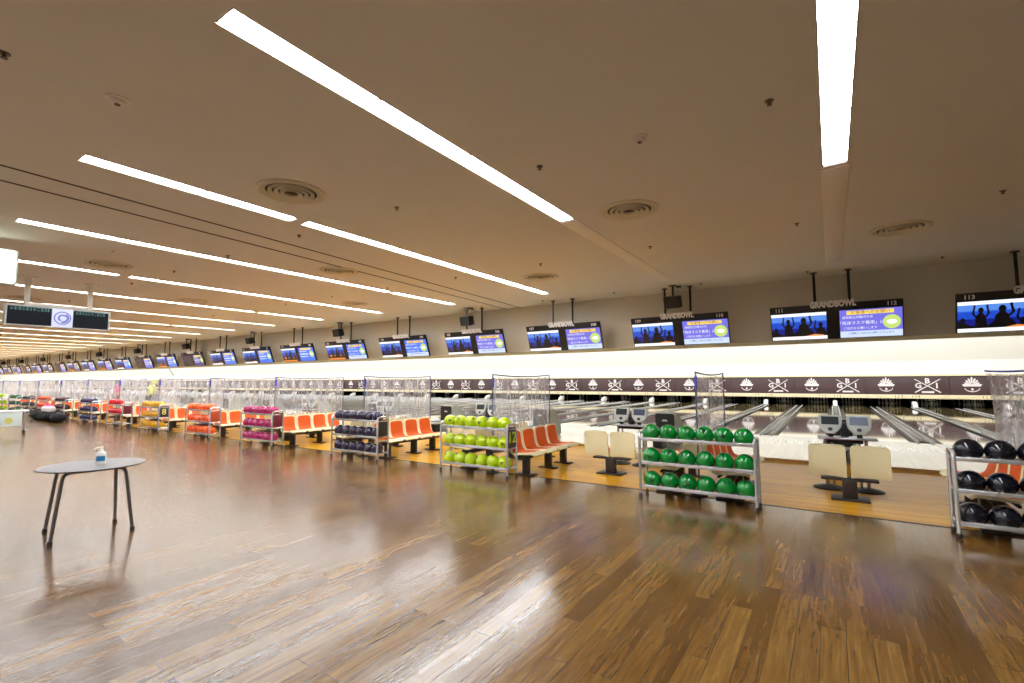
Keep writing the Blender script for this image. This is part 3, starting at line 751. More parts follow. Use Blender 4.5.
# score consoles
def shield(w, h):
    o = [(-w / 2 + 0.02, h), (-w / 2, h - 0.025), (-w / 2 + 0.012, 0.10), (-w / 2 + 0.05, 0.045), (-0.05, 0.0), (0.05, 0.0), (w / 2 - 0.05, 0.045), (w / 2 - 0.012, 0.10), (w / 2, h - 0.025), (w / 2 - 0.02, h)]
    return o[::-1]
def make_console(label, loc):
    t = thing('score_console', label, 'score console', loc, 0, 'score consoles with two screens')
    for sx in (-1, 1):
        M4 = T(sx * 0.17, 0.0, 0.78) @ Matrix.Rotation(R(-16), 4, 'X')
        bm = bm_(); add_prism(bm, shield(0.30, 0.27), 0.06, M4); bmesh.ops.bevel(bm, geom=list(bm.edges), offset=0.008, segments=2, affect='EDGES')
        h = obj('screen_housing', bm, 'housing_grey', t)
        bm = bm_(); add_prism(bm, rrect(0.21, 0.115, 0.006, 0, 0.185), 0.004, M4 @ T(0, -0.0035, 0)); s = obj('screen', bm, 'lcd_dark' if sx < 0 else 'lcd_lit', h)
        s['label'] = 'dark grey screen' if sx < 0 else 'lit blue screen'
        bm = bm_(); add_prism(bm, ell(0.03, 0.025, 0, 0.06), 0.01, M4 @ T(0, -0.009, 0)); obj('button', bm, 'black_plastic', h)
        bm = bm_(); add_tube(bm, [(sx * 0.17, 0.05, 0.73), (sx * 0.17, 0.05, 0.86)], 0.035, 10); obj('screen_stem', bm, 'black_plastic', t)
    bm = bm_(); add_box(bm, (0.02, 0.06, 0.715), (0.70, 0.30, 0.03), 0.012); obj('shelf', bm, 'steel', t)
    bm = bm_(); add_box(bm, (0.0, 0.12, 0.83), (0.10, 0.10, 0.2), 0.01); obj('junction_box', bm, 'black_plastic', t)
    bm = bm_(); add_box(bm, (0.0, 0.06, 0.675), (0.42, 0.16, 0.05), 0.01); obj('tray', bm, 'black_plastic', t)
    for sx in (-1, 1):
        bm = bm_(); add_tube(bm, [(sx * 0.24, 0.05, 0.02), (sx * 0.24, 0.05, 0.7)], 0.022, 8); add_tube(bm, [(sx * 0.16, 0.05, 0.02), (sx * 0.16, 0.05, 0.7)], 0.016, 8); obj('post', bm, 'steel', t)
        bm = bm_(); add_lathe(bm, [(0, 0.0), (0.2, 0.0), (0.2, 0.012), (0.12, 0.035), (0.04, 0.05), (0, 0.05)], 20, (sx * 0.22, 0.05, 0)); obj('foot', bm, 'black_plastic', t)
    return t
# ball returns on the approach
def make_return(label, loc):
    t = thing('ball_return', label, 'ball return', loc, 0, 'ball returns on the approach')
    side = [(-0.05, 0.0), (-0.05, 0.72), (0.0, 0.76), (0.20, 0.74), (0.40, 0.68), (0.62, 0.50), (0.74, 0.20), (0.74, 0.0)]
    bm = bm_(); add_prism(bm, side, 0.46, Matrix(((0, 1, 0, -0.23), (1, 0, 0, 0), (0, 0, 1, 0), (0, 0, 0, 1)))); bmesh.ops.bevel(bm, geom=list(bm.edges), offset=0.035, segments=3, affect='EDGES'); obj('hood', bm, 'housing_grey', t)
    bm = bm_(); add_prism(bm, rrect(0.43, 0.48, 0.05, 0, 0.48), 0.02, T(0, -0.066, 0)); h = obj('front_panel', bm, 'black_plastic', t); h['label'] = 'black front panel'
    bm = bm_(); add_prism(bm, [(-0.07, 0.545), (0.07, 0.545), (0.04, 0.585), (-0.04, 0.585)], 0.004, T(0, -0.071, 0)); obj('emblem', bm, 'housing_grey', h)
    bm = bm_()
    loop = [(-0.24, -0.06, 0.27), (-0.24, -0.9, 0.27), (0.24, -0.9, 0.27), (0.24, -0.06, 0.27)]
    add_tube(bm, fillet(loop, 0.2, 8), 0.035, 8); obj('tray_rim', bm, 'housing_grey', t)
    bm = bm_(); add_box(bm, (0, -0.46, 0.235), (0.46, 0.84, 0.03), 0.012); obj('tray', bm, 'black_plastic', t)
    bm = bm_(); add_box(bm, (0, -0.5, 0.115), (0.2, 0.4, 0.23), 0.02); obj('pedestal', bm, 'black_plastic', t)
    return t
twin0 = cons0 = ret0 = None
CN = ['pair of cream chair backs in front of the console at right', 'pair of cream chair backs beside the green ball rack', 'pair of cream chairs behind the yellow-green ball rack']
for k in range(-1, 12):
    x = xk(k)
    cname = {-1: 'beyond the black ball rack at the right edge', 0: 'right of the green ball rack', 1: 'just left of the green ball rack', 2: 'behind the yellow-green ball rack', 3: 'behind the dark purple ball rack'}.get(k, 'of the %s lane pair from the right' % nth(k + 2))
    l1, l2, l3 = 'pair of cream-backed chairs on one pedestal, %s' % cname, 'score console with two grey screens, %s' % cname, 'grey ball return with black front, %s' % cname
    ctw, cco, cre = (x + (0.03 if k < 1 else 0.08 if k == 1 else 0.32), 7.86, 0), (x + (0.02 if k < 1 else 0.06), 8.36 if k < 1 else 8.72, 0), (x - 0.03, 11.35, ZA)
    if twin0 is None:
        twin0 = make_twin(l1, ctw); cons0 = make_console(l2, cco); ret0 = make_return(l3, cre)
    else: dup(twin0, ctw, l1); dup(cons0, cco, l2); dup(ret0, cre, l3)

# ------------------------------------------------------------------ vinyl screens along the bench axes
def make_vinyl(j):
    rr = random.Random(40 + j)
    lab = {0: 'clear crumpled vinyl sheet with blue top edge, above the black ball rack', 1: 'clear vinyl screen on a pipe frame behind the green ball rack', 2: 'clear vinyl screen on a pipe frame behind the yellow-green ball rack',
           3: 'clear vinyl screen on a pipe frame behind the dark purple ball rack', 4: 'clear vinyl screen on a pipe frame behind the magenta ball rack', 5: 'clear vinyl screen on a pipe frame behind the orange ball rack',
           6: 'clear vinyl screen on a pipe frame behind the gold ball rack'}.get(j, 'clear vinyl screen on a pipe frame, %s from the right' % nth(j + 1))
    t = thing('vinyl_screen', lab, 'vinyl screen', (AX[j] if j in AX else X0 + P / 2 - P * j, 0, 0), 0, 'clear vinyl screens between the seat rows')
    y0, y1 = (6.78, 8.78) if j > 1 else (6.93, 8.95)
    ht = 1.66
    if j == 0: y0, y1 = 7.0, 9.6
    for y in ((y0, y1) if j else (y0,)):
        bm = bm_(); add_tube(bm, [(0, y, 0.01), (0, y, ht)], 0.012, 8); obj('post', bm, 'pipe_blue_grey', t)
        bm = bm_(); add_lathe(bm, [(0, 0), (0.11, 0), (0.11, 0.01), (0.02, 0.02), (0.02, 0.06), (0, 0.06)], 14, (0, y, 0)); obj('post_foot', bm, 'rubber', t)
    bm = bm_(); pts = []
    for i in range(9):
        u = i / 8; pts.append((0, y0 + (y1 - y0) * u, ht - 0.035 * 4 * u * (1 - u) * (1 if j else 0.6)))
    add_tube(bm, pts, 0.012, 8); obj('top_rail', bm, 'blue_tape' if j == 0 else 'pipe_blue_grey', t)
    bm = bm_(); ny, nz = 40, 22; g = []
    zb = 0.5
    ph = [rr.uniform(0, 6.3) for _ in range(6)]
    for a in range(nz + 1):
        row = []; w = a / nz
        for b in range(ny + 1):
            u = b / ny
            y = y0 + 0.02 + (y1 - y0 - 0.04) * u
            amp = 0.005 + 0.006 * w
            xx = amp * math.sin(4 * u * PI + ph[0]) * 0.7 + amp * math.sin(7 * u * PI + ph[1] + w * 2) * 0.3
            sag = 0.035 * 4 * u * (1 - u)
            if j == 0:
                y = y1 - (y1 - y0 - 0.02) * (1 - u) * 1.0 - 0.75 * w ** 0.8 * u * u
                xx = (0.02 + 0.09 * w) * math.sin(13 * u * PI + ph[2]) + 0.03 * w * math.sin(31 * u * PI + ph[3])
            row.append(bm.verts.new((xx, y, ht - sag - 0.02 - (ht - zb) * w)))
        g.append(row)
    for a in range(nz):
        for b in range(ny): bm.faces.new((g[a][b], g[a][b + 1], g[a + 1][b + 1], g[a + 1][b]))
    obj('clear_sheet', bm, 'clear_vinyl', t)
    if j:
        bm = bm_(); add_box(bm, (0.0, y0 + 0.01, 1.52), (0.034, 0.036, 0.17), 0.006); o = obj('tape', bm, 'blue_tape', t); o['label'] = 'blue tape'
    return t
for j in range(0, 20): make_vinyl(j)

# ------------------------------------------------------------------ ball racks and balls
RL, RD = 1.40, 0.27
YR = 6.45
def make_rack(label, loc):
    t = thing('ball_rack', label, 'ball rack', loc, 0, 'chrome ball racks')
    for x in (0, RL):
        bm = bm_(); add_tube(bm, fillet([(x, 0, 0.05), (x, 0, 0.845), (x, RD, 0.845), (x, RD, 0.05)], 0.07, 5), 0.019, 8); obj('end_frame', bm, 'chrome', t)
        for y in (0, RD):
            bm = bm_(); add_lathe(bm, [(0, 0.0), (0.022, 0.004), (0.026, 0.028), (0.016, 0.05), (0.016, 0.07)], 10, (x, y, 0)); obj('foot', bm, 'dark_steel', t)
    for z in (0.768, 0.456, 0.145):
        bm = bm_(); add_box(bm, (RL / 2, 0.008, z), (RL, 0.016, 0.044), 0.005); add_box(bm, (RL / 2, 0.028, z - 0.014), (RL, 0.04, 0.006)); obj('front_rail', bm, 'chrome', t)
        bm = bm_(); add_tube(bm, [(0, 0.18, z), (RL, 0.18, z)], 0.012, 8); add_tube(bm, [(0, RD - 0.02, z), (RL, RD - 0.02, z)], 0.012, 8); obj('back_rail', bm, 'chrome', t)
        bm = bm_()
        for x in (0, RL): add_tube(bm, [(x, 0, z), (x, RD, z)], 0.011, 8)
        obj('side_bar', bm, 'chrome', t)
    return t
bm = bm_(); bmesh.ops.create_uvsphere(bm, u_segments=28, v_segments=18, radius=0.115); ball_hi = bm
me_ball_hi = mesh('bowling_ball', ball_hi, 'ball_green')
bm = bm_(); bmesh.ops.create_uvsphere(bm, u_segments=16, v_segments=10, radius=0.115); me_ball_lo = mesh('bowling_ball', bm, 'ball_green')
bm = bm_()
for a, b in ((0.0, 0.0), (0.17, 0.14), (-0.05, 0.24)):
    d = Euler((a, b, 0)).to_matrix().to_4x4()
    add_lathe(bm, [(0.0, 0.1153), (0.012, 0.1153), (0.012, 0.110)], 10, mtx=d)
me_holes = mesh('finger_holes', bm, 'hole_dark', False)
BALLM = {}
def ball_mesh(col, hi):
    if (col, hi) not in BALLM:
        me = (me_ball_hi if hi else me_ball_lo).copy(); me.materials.clear(); me.materials.append(M['ball_' + col]); BALLM[(col, hi)] = me
    return BALLM[(col, hi)]
RACKS = [('black', 0.99), ('green', -2.25), ('yellow-green', -5.88), ('dark purple', -8.98), ('magenta', -12.69), ('orange', -15.75), ('gold', -19.0), ('red', -21.9), ('navy', -24.9),
         ('maroon', -28.1), ('orange-red', -30.7), ('charcoal', -33.2), ('dark green', -35.6), ('lime', -38.3)]
RACKS = [(c_, x_ * 0.98) for c_, x_ in RACKS]
rack0 = None
for i, (col, x) in enumerate(RACKS):
    lab = {0: 'chrome three-shelf rack of black balls at the right edge', 1: 'chrome three-shelf rack of glossy green balls', 2: 'chrome three-shelf rack of yellow-green balls with a 12 plate',
           6: 'chrome three-shelf rack of gold balls with an 8 plate'}.get(i, 'chrome three-shelf rack of %s balls' % col)
    if rack0 is None: r = rack0 = make_rack(lab, (x, YR, 0))
    else: r = dup(rack0, (x, YR, 0), lab)
for i, (col, x) in enumerate(RACKS):
    r = [o for o in COL.objects if o.get('category') == 'ball rack'][i]
    if 2 <= i <= 7:
        bm = bm_(); add_box(bm, (RL, RD / 2, 0.64), (0.012, RD - 0.04, 0.33), 0.004)
        pl = obj('number_plate', bm, {4: 'plate_wine', 5: 'plate_rust', 7: 'plate_wine'}.get(i, 'plate_dark'), r)
        if i in (2, 6):
            me = text_mesh('12' if i == 2 else '8', 0.25, 0.002, 'CENTER', 'ball_yellow-green' if i == 2 else 'scr_yellow').copy(); me.materials.clear(); me.materials.append(M['ball_yellow-green' if i == 2 else 'scr_yellow'])
            me.transform(T(RL + 0.008, RD / 2, 0.63) @ Matrix.Rotation(R(90), 4, 'Z')); link('number', me, pl)
    for lev, z in (('top', 0.768), ('middle', 0.456), ('bottom', 0.145)):
        for q in range(6):
            if col == 'red' and (lev == 'bottom' or q > 3): continue
            bx = x + 0.127 + q * (RL - 0.254) / 5; zz = z + 0.08
            jit = rnd.uniform(-0.001, 0.001)
            o = link('bowling_ball', ball_mesh(col, i < 5), None, (bx + jit, YR + 0.108, zz))
            o.rotation_euler = (rnd.uniform(0.3, 1.5), rnd.uniform(-0.6, 0.6), rnd.uniform(0, 6.28)) if False else (rnd.uniform(0.2, 1.5), rnd.uniform(-0.9, 0.9), 0)
            tag(o, '%s bowling ball, %s from the left on the %s shelf of its rack' % (col, nth(q + 1), lev), 'bowling ball', '%s balls on their rack' % col)
            if i < 4: link('finger_holes', me_holes, o)

# ------------------------------------------------------------------ round table and sanitiser bottle
t = thing('round_table', 'round pale table with thin dark edge and bent steel legs', 'table', (-6.55, 1.88, 0), 0)
bm = bm_(); add_lathe(bm, [(0, 0.68), (0.41, 0.68), (0.444, 0.69), (0.448, 0.696), (0.444, 0.7), (0, 0.7)], 56); 
for f in bm.faces:
    f.material_index = 0 if f.calc_center_median().z > 0.6999 else 1
obj('tabletop', bm, ['table_top', 'table_edge'], t)
TBX, TBY = -6.55, 1.88
def tp(x, y, z): return (x - TBX, y - TBY, z)
for a, b, c, d in (((-6.36, 1.53), (-6.42, 1.61), (-6.36, 2.10), (-6.27, 2.16)), ((-6.97, 1.63), (-6.88, 1.68), (-6.69, 2.12), (-6.79, 2.17))):
    foot1, knee1, knee2, foot2 = a, b, c, d
    P1 = [tp(*foot1, 0.012), tp(*knee1, 0.66), tp(*knee2, 0.66), tp(*foot2, 0.012)]
    full = fillet(P1, 0.07, 6); mid = len(full) // 2
    m1 = (Vector(P1[1]) + Vector(P1[2])) / 2
    bm = bm_(); add_tube(bm, full[:mid] + [m1], 0.0165, 10); obj('leg', bm, 'table_steel', t)
    bm = bm_(); add_tube(bm, [m1] + full[mid:], 0.0165, 10); obj('leg', bm, 'table_steel', t)
    for fp in (foot1, foot2):
        bm = bm_(); add_lathe(bm, [(0, 0), (0.021, 0), (0.021, 0.03), (0.0165, 0.035)], 10, tp(*fp, 0)); obj('foot_cap', bm, 'rubber', t)
b = thing('sanitiser_bottle', 'white pump bottle with blue label on the round table', 'bottle', (-6.52, 1.93, 0.7), 0)
bm = bm_(); add_lathe(bm, [(0, 0), (0.042, 0), (0.045, 0.006), (0.045, 0.105), (0.038, 0.125), (0.018, 0.137), (0.018, 0.145), (0, 0.145)], 20); obj('body', bm, 'white_plastic', b)
bm = bm_(); add_lathe(bm, [(0.0456, 0.035), (0.046, 0.035), (0.046, 0.088), (0.0456, 0.088)], 20)
for f in list(bm.faces):
    c = f.calc_center_median()
    if c.x < 0.012 or c.y > 0.03: bm.faces.remove(f)
obj('label', bm, 'label_blue', b)
bm = bm_(); add_lathe(bm, [(0, 0.14), (0.02, 0.14), (0.02, 0.156), (0.007, 0.158), (0.007, 0.175), (0, 0.175)], 14); add_tube(bm, fillet([(0, 0, 0.172), (0.0, -0.05, 0.172), (0.0, -0.055, 0.160)], 0.01), 0.007, 8); add_box(bm, (0, 0, 0.176), (0.026, 0.03, 0.012), 0.003); obj('pump', bm, 'white_plastic', b)

# ------------------------------------------------------------------ hanging board, lit sign, far table with notices
BXX = -14.95
t = thing('hanging_board', 'dark hanging information board with white square emblem on two posts', 'board', (BXX, 3.5, 0), 0)
bm = bm_(); add_box(bm, (0, 0, 3.055), (0.16, 1.84, 0.47), 0.01); obj('casing', bm, 'board_frame', t)
def face(bm, y0, y1, z0, z1, x=0.083, mi=0):
    f = bm.faces.new([bm.verts.new(p) for p in ((x, y0, z0), (x, y1, z0), (x, y1, z1), (x, y0, z1))]); f.material_index = mi
rr = random.Random(5)
for y0, y1 in ((-0.88, -0.16), (0.22, 0.88)):
    bm = bm_(); add_box(bm, (0.081, (y0 + y1) / 2, 3.05), (0.012, y1 - y0, 0.40), 0.003); d = obj('dark_panel', bm, 'board_black', t)
    bm = bm_(); y = y0 + 0.04
    while y < y1 - 0.06:      # a line of teal lettering too small to read
        w = rr.uniform(0.03, 0.055)
        for z in (3.175, 3.205, 3.235):
            if rr.random() < 0.85: face(bm, y, y + w, z - 0.006, z + 0.006, 0.0885)
        if rr.random() < 0.7: face(bm, y + w / 2 - 0.006, y + w / 2 + 0.006, 3.165, 3.24, 0.089)
        y += w + 0.014
    obj('lettering', bm, 'board_teal', d)
bm = bm_(); add_box(bm, (0.081, 0.03, 3.05), (0.014, 0.36, 0.42), 0.003); d = obj('emblem_panel', bm, 'board_white', t); d['label'] = 'white square with a round blue emblem'
bm = bm_()
for r0, r1, a0, a1 in ((0.13, 0.155, 0, 360), (0.05, 0.085, 40, 250), (0.07, 0.12, -100, 60)):
    n = 24; RA = [(r0, r1, R(a0 + (a1 - a0) * i / n)) for i in range(n + 1)]
    for (p0, p1, aa), (_, _, ab) in zip(RA, RA[1:]):
        f = bm.faces.new([bm.verts.new((0.0895, 0.03 + rr_ * math.cos(an), 3.05 + rr_ * math.sin(an))) for rr_, an in ((p0, aa), (p1, aa), (p1, ab), (p0, ab))])
obj('emblem', bm, 'board_blue', d)
bm = bm_(); add_box(bm, (0, 0, 3.32), (0.10, 1.2, 0.06), 0.006); obj('hanger_bar', bm, 'fixture_white', t)
for y in (-0.57, 0.53):
    bm = bm_(); add_box(bm, (0, y, 3.63), (0.08, 0.09, 0.6), 0.008); add_box(bm, (0, y, ZC - 0.012), (0.24, 0.26, 0.024), 0.004); obj('hanger_post', bm, 'fixture_white', t)
t = thing('lit_sign', 'glowing white box sign hanging at the left edge', 'sign', (-11.3, 1.5, 0), 0)
bm = bm_(); add_box(bm, (0, 0, 3.47), (0.16, 1.14, 0.6), 0.03); obj('casing', bm, 'board_frame', t)
bm = bm_(); add_box(bm, (0.075, 0, 3.47), (0.03, 1.08, 0.55), 0.03); obj('lit_face', bm, 'sign_lit', t)
for y in (-0.4, 0.3):
    bm = bm_(); add_tube(bm, [(0, y, 3.75), (0, y, ZC)], 0.02, 8); obj('hanger', bm, 'fixture_white', t)
# folding table with notices
TX, TY = -20.9, 3.55
t = thing('notice_table', 'white wheeled table hung with paper notices at the left edge', 'table', (TX, TY, 0), R(-8))
bm = bm_(); add_box(bm, (0, 0, 0.70), (0.55, 1.5, 0.035), 0.01); obj('tabletop', bm, 'white_plastic', t)
for sy in (-0.62, 0.02, 0.68):
    bm = bm_(); add_tube(bm, fillet([(-0.24, sy, 0.07), (-0.2, sy, 0.66), (0.2, sy, 0.66), (0.24, sy, 0.07)], 0.06), 0.014, 8); add_tube(bm, [(-0.23, sy, 0.2), (0.23, sy, 0.2)], 0.014, 8); obj('leg_frame', bm, 'steel', t)
    for sx in (-0.24, 0.24):
        bm = bm_(); add_lathe(bm, [(0, -0.015), (0.036, -0.015), (0.036, 0.015), (0, 0.015)], 12, (sx, sy, 0.037), mtx=Matrix.Rotation(R(90), 4, 'X')); add_box(bm, (sx, sy, 0.07), (0.03, 0.04, 0.05), 0.005); obj('caster', bm, 'rubber', t)
for y, w in ((-0.45, 0.4), (0.33, 0.56)):
    nb = tag(obj('paper_notice', (lambda q: (add_box(q, (0.287, y, 0.47), (0.006, w, 0.42)), q)[1])(bm_()), 'paper_white', None, (TX, TY, 0), rotz=R(-8)), 'pale paper notice hanging from the wheeled table, %s one' % ('narrow cropped' if y < 0 else 'wide yellow-marked'), 'notice', 'notices on the wheeled table')
    bm = bm_(); add_prism(bm, ell(0.09, 0.09, 0, 0, 16), 0.003, T(0.294, y, 0.42) @ Matrix.Rotation(R(90), 4, 'Z')); obj('emblem', bm, 'paper_yellow', nb)
bx = thing('carton', 'white open carton standing on the wheeled table', 'box', (TX, TY - 0.15, 0.7185), R(-8))
bm = bm_(); add_box(bm, (0, 0, 0.14), (0.28, 0.36, 0.28), 0.006); obj('box_body', bm, 'carton', bx)
bm = bm_(); add_box(bm, (0.2, 0, 0.30), (0.16, 0.36, 0.008), rot=Matrix.Rotation(R(28), 3, 'Y')); obj('flap', bm, 'carton', bx)
bm = bm_(); add_box(bm, (0.143, 0.03, 0.15), (0.006, 0.2, 0.12)); obj('side_print', bm, 'paper_yellow', bx)

# bags beyond the table
def duffel(x, y, rz, l, label, m='black_cloth', s=1.0):
    t = thing('duffel_bag', label, 'bag', (x, y, 0), rz, 'bags heaped before the far racks')
    bm = bm_(); prof = [(0.0, -l / 2)] + [(0.19 * s * min(1, (1 - abs(u) ** 6) ** 0.5 + 0.0), u * l / 2) for u in [-0.97, -0.9, -0.7, -0.4, 0, 0.4, 0.7, 0.9, 0.97]] + [(0.0, l / 2)]
    add_lathe(bm, prof, 16, (0, 0, 0.18 * s), mtx=Matrix.Rotation(R(90), 4, 'X'))
    for v in bm.verts:
        v.co.z = max(v.co.z, 0.0) * (1 + 0.08 * math.sin(v.co.y * 9)); v.co.x *= 1.25
    obj('body', bm, m, t)
    bm = bm_(); 
    for sx in (-1, 1): add_tube(bm, fillet([(sx * 0.13, -l * 0.25, 0.30 * s), (sx * 0.06, -l * 0.1, 0.43 * s), (sx * 0.06, l * 0.1, 0.43 * s), (sx * 0.13, l * 0.25, 0.30 * s)], 0.06), 0.014, 6)
    obj('handle', bm, m, t)
    return t
duffel(-25.4, 6.1, R(80), 1.05, 'large black holdall on the floor, rightmost of the heap')
duffel(-26.7, 6.1, R(95), 1.1, 'large black holdall on the floor under the pink and white bag')
duffel(-28.1, 6.1, R(85), 1.1, 'black holdall on the floor, leftmost of the heap')
t = thing('tote_bag', 'pink and white tote bag lying on a black holdall', 'bag', (-26.7, 6.1, 0.36), R(95))
bm = bm_(); add_box(bm, (0, 0, 0.11), (0.30, 0.62, 0.22), 0.07, seg=3); obj('body', bm, 'white_bag', t)
bm = bm_(); add_box(bm, (0.03, 0.1, 0.16), (0.29, 0.40, 0.18), 0.06, seg=3); obj('flap', bm, 'pink_bag', t)
bm = bm_(); add_tube(bm, fillet([(0, -0.2, 0.2), (0, -0.1, 0.33), (0, 0.1, 0.33), (0, 0.2, 0.2)], 0.08), 0.012, 6); obj('strap', bm, 'pink_bag', t)

# ------------------------------------------------------------------ people
def person(loc, rz, shirt, trousers, label, lean=0.0, arms='down', hood=False, scale=1.0):
    """one continuous skinned body; hair is a child"""
    V, E, Rd, Mt = [], [], [], []
    def add(p, r, par=None, m=0):
        V.append(Vector(p)); Rd.append(r); Mt.append(m)
        if par is not None: E.append((par, len(V) - 1))
        return len(V) - 1
    # x forward, y left. materials: 0 shirt 1 trousers 2 skin 3 shoe
    L = lambda p: Vector((p[0] + math.sin(lean) * max(0, p[2] - 0.92), p[1], 0.92 + (p[2] - 0.92) * (math.cos(lean) if p[2] > 0.92 else 1)))
    pel = add((0, 0, 0.93), 0.135, None, 1)
    wst = add(L((0, 0, 1.08)), 0.115, pel, 0); chest = add(L((0.01, 0, 1.27)), 0.14, wst, 0); top = add(L((0, 0, 1.40)), 0.085, chest, 0)
    neck = add(L((0.0, 0, 1.46)), 0.05, top, 2)
    h1 = add(L((0.015, 0, 1.53)), 0.068, neck, 2); h2 = add(L((0.02, 0, 1.60)), 0.088, h1, 2); h3 = add(L((0.012, 0, 1.66)), 0.08, h2, 2)
    nose = add(L((0.115, 0, 1.575)), 0.012, h2, 2)
    for s in (-1, 1):
        ear = add(L((0.0, s * 0.085, 1.585)), 0.018, h2, 2)
        sh = add(L((0, s * 0.155, 1.38)), 0.058, top, 0)
        if arms == 'down': el, wr = L((-0.02, s * 0.215, 1.12)), L((0.05, s * 0.215, 0.88))
        else: el, wr = L((0.16, s * 0.22, 1.16)), L((0.38, s * 0.15, 1.10))
        e_ = add(el, 0.043, sh, 0); f_ = add(el.lerp(wr, 0.35), 0.037, e_, 2); w_ = add(wr, 0.026, f_, 2)
        d = (wr - el).normalized(); pm = add(wr + d * 0.055, 0.033, w_, 2)
        for q, (off, ln) in enumerate(((-0.03, 0.062), (-0.01, 0.075), (0.01, 0.07), (0.03, 0.055))):
            side = Vector((1, 0, 0)) if arms == 'down' else Vector((0, 1, 0))
            k1 = add(wr + d * 0.10 + side * off, 0.0095, pm, 2); inn = Vector((0, -s * 0.02, 0)) if arms == 'down' else Vector((0, 0, -0.02))
            add(wr + d * (0.10 + ln) + side * off + inn, 0.008, k1, 2)
        side = Vector((1, 0, 0)) if arms == 'down' else Vector((0, -s, 0))
        tb = add(wr + d * 0.05 + side * 0.045, 0.011, pm, 2); add(wr + d * 0.085 + side * 0.06, 0.009, tb, 2)
        hp = add((0, s * 0.085, 0.86), 0.092, pel, 1); kn = add((0.015, s * 0.10, 0.48), 0.06, hp, 1); cf = add((-0.01, s * 0.10, 0.33), 0.055, kn, 1)
        an = add((-0.01, s * 0.105, 0.09), 0.036, cf, 1); hl = add((-0.03, s * 0.105, 0.045), 0.04, an, 3); add((0.16, s * 0.125, 0.034), 0.034, hl, 3)
    me = bpy.data.meshes.new('person_cage'); me.from_pydata([v * scale for v in V], E, []); me.update()
    o = bpy.data.objects.new('person_tmp', me); COL.objects.link(o)
    sk = o.modifiers.new('Skin', 'SKIN'); sk.use_smooth_shade = True
    for i, sv in enumerate(me.skin_vertices[0].data):
        sv.radius = (Rd[i] * scale, Rd[i] * scale); sv.use_root = (i == 0)
    su = o.modifiers.new('Sub', 'SUBSURF'); su.levels = 2; su.render_levels = 2
    dg = bpy.context.evaluated_depsgraph_get(); body = bpy.data.meshes.new_from_object(o.evaluated_get(dg))
    bpy.data.objects.remove(o); bpy.data.meshes.remove(me)
    body.materials.clear()
    for m in (shirt, trousers, 'skin', 'shoe_white'): body.materials.append(M[m])
    segs = [(V[a] * scale, V[b] * scale, Mt[b]) for a, b in E]
    for p in body.polygons:
        c = p.center; best = (9, 0)
        for a, b_, m in segs:
            ab = b_ - a; tt = max(0, min(1, (c - a).dot(ab) / max(1e-9, ab.dot(ab)))); dd = (c - (a + ab * tt)).length
            if dd < best[0]: best = (dd, m)
        p.material_index = best[1]; p.use_smooth = True
    zmin = min(v.co.z for v in body.vertices)
    body.transform(T(0, 0, -zmin))
    per = link('person', body, None, loc, rz); tag(per, label, 'person')
    bm = bm_(); bmesh.ops.create_uvsphere(bm, u_segments=18, v_segments=12, radius=0.108)
    for f in list(bm.faces):
        c = f.calc_center_median()
        if c.x > 0.035 and c.z < 0.045: bm.faces.remove(f)
    for f in list(bm.faces):
        c = f.calc_center_median()
        if not hood and c.z < -0.075: bm.faces.remove(f)
    hc = L((0.005, 0, 1.60)) * scale; hc.z -= zmin
    bm.transform(T(*hc) @ Matrix.Diagonal((1.02 * scale, 0.97 * scale, 1.12 * scale, 1)))
    obj('hood' if hood else 'hair', bm, shirt if hood else 'hair', per)
    bm = bm_()
    for s in (-1, 1):
        ec = L((0.103, s * 0.034, 1.602)) * scale
        add_lathe(bm, [(0, -0.011), (0.008, -0.007), (0.011, 0), (0.008, 0.007), (0, 0.011)], 8, (ec.x, ec.y, ec.z - zmin))
    obj('eyes', bm, 'hair', per)
    bm = bm_(); mc = L((0.098, 0, 1.53)) * scale; add_box(bm, (mc.x, 0, mc.z - zmin), (0.012, 0.044, 0.01), 0.003); obj('mouth', bm, 'pin_red', per)
    return per
person((-29.15, 9.1, 0), R(100), 'pink_shirt', 'navy_cloth', 'person in a bright pink top standing behind the clear screens', scale=0.97)
person((-30.5, 9.1, 0), R(60), 'grey_shirt', 'navy_cloth', 'person in grey-blue clothes standing left of the pink top', scale=0.96)
person((-25.5, 9.1, 0), R(95), 'lime_shirt', 'navy_cloth', 'person in a pale lime hooded top leaning forward at a console', lean=0.35, arms='fwd', hood=True)
person((-38.4, 9.1, 0), R(90), 'white_shirt', 'navy_cloth', 'person with dark hair in a white top, far off at left', scale=0.98)

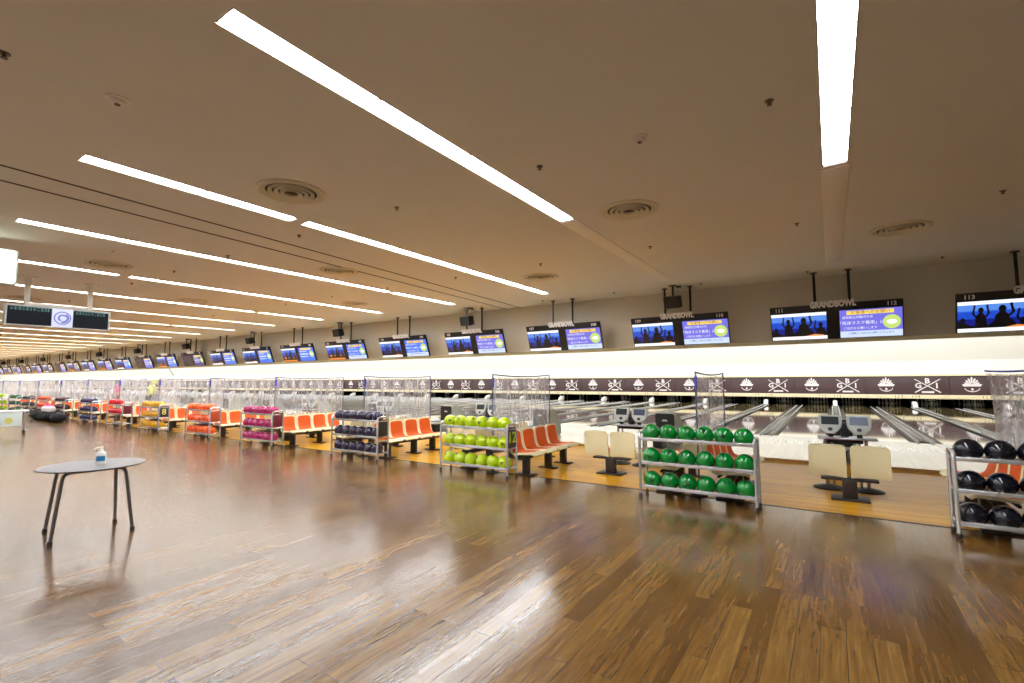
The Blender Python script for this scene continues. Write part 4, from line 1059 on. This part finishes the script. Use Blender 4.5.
# ------------------------------------------------------------------ sprinklers
n = 0
for r_, y in enumerate((0.74, 4.5, 8.42, 12.42)):
    for c_ in range(-1, 9):
        x = -0.33 - 2.26 * c_
        if r_ == 0 and c_ != 2 or r_ == 3 and c_ > 4: continue
        tag(link('sprinkler', spr, None, (x, y, ZC)), 'small bronze sprinkler head, %s from the right in the %s row across the ceiling' % (nth(c_ + 2), ('frontmost', 'front', 'middle', 'rear')[r_]), 'sprinkler', 'ceiling sprinklers')

# ------------------------------------------------------------------ light and camera
for i in range(10):
    a = bpy.data.lights.new('lane_ceiling_light', 'AREA'); a.shape = 'RECTANGLE'; a.size = 19.2; a.size_y = 0.4; a.energy = 950; a.color = (0.95, 0.98, 1.0)
    o = bpy.data.objects.new('lane_ceiling_light', a); COL.objects.link(o)
    o.location = (XR - 9.8 - i * 19.4, 26.5, 4.8)
    d = Vector((0, 32.0 - 26.5, 2.0 - 4.8)); o.rotation_euler = d.to_track_quat('-Z', 'Y').to_euler()
w = bpy.data.worlds.new('World'); SC.world = w; w.use_nodes = True
w.node_tree.nodes['Background'].inputs['Color'].default_value = (0.5, 0.5, 0.5, 1); w.node_tree.nodes['Background'].inputs['Strength'].default_value = 0.0

cam = bpy.data.cameras.new('camera'); co = bpy.data.objects.new('camera', cam); COL.objects.link(co)
F = 482.0176
vy = Vector((319.5, 36.5, F)).normalized(); nx = Vector((-732, 42, F)).normalized(); vx = -nx; vz = vx.cross(vy)
right = Vector((vx[0], vy[0], vz[0])); down = Vector((vx[1], vy[1], vz[1])); fwd = Vector((vx[2], vy[2], vz[2]))
m3 = Matrix((right, -down, -fwd)).transposed()
co.matrix_world = Matrix.Translation((0, 0, H)) @ m3.to_4x4()
cam.sensor_fit = 'HORIZONTAL'; cam.sensor_width = 36; cam.lens = F / 1024 * 36; cam.clip_end = 400; cam.clip_start = 0.05
SC.camera = co
SC.view_settings.view_transform = 'Standard'; SC.view_settings.look = 'None'; SC.view_settings.gamma = 1; SC.view_settings.use_curve_mapping = False
SC.view_settings.exposure = 0.15
SC.cycles.max_bounces = 8; SC.cycles.diffuse_bounces = 4; SC.cycles.glossy_bounces = 4; SC.cycles.transparent_max_bounces = 24
SC.cycles.sample_clamp_indirect = 8
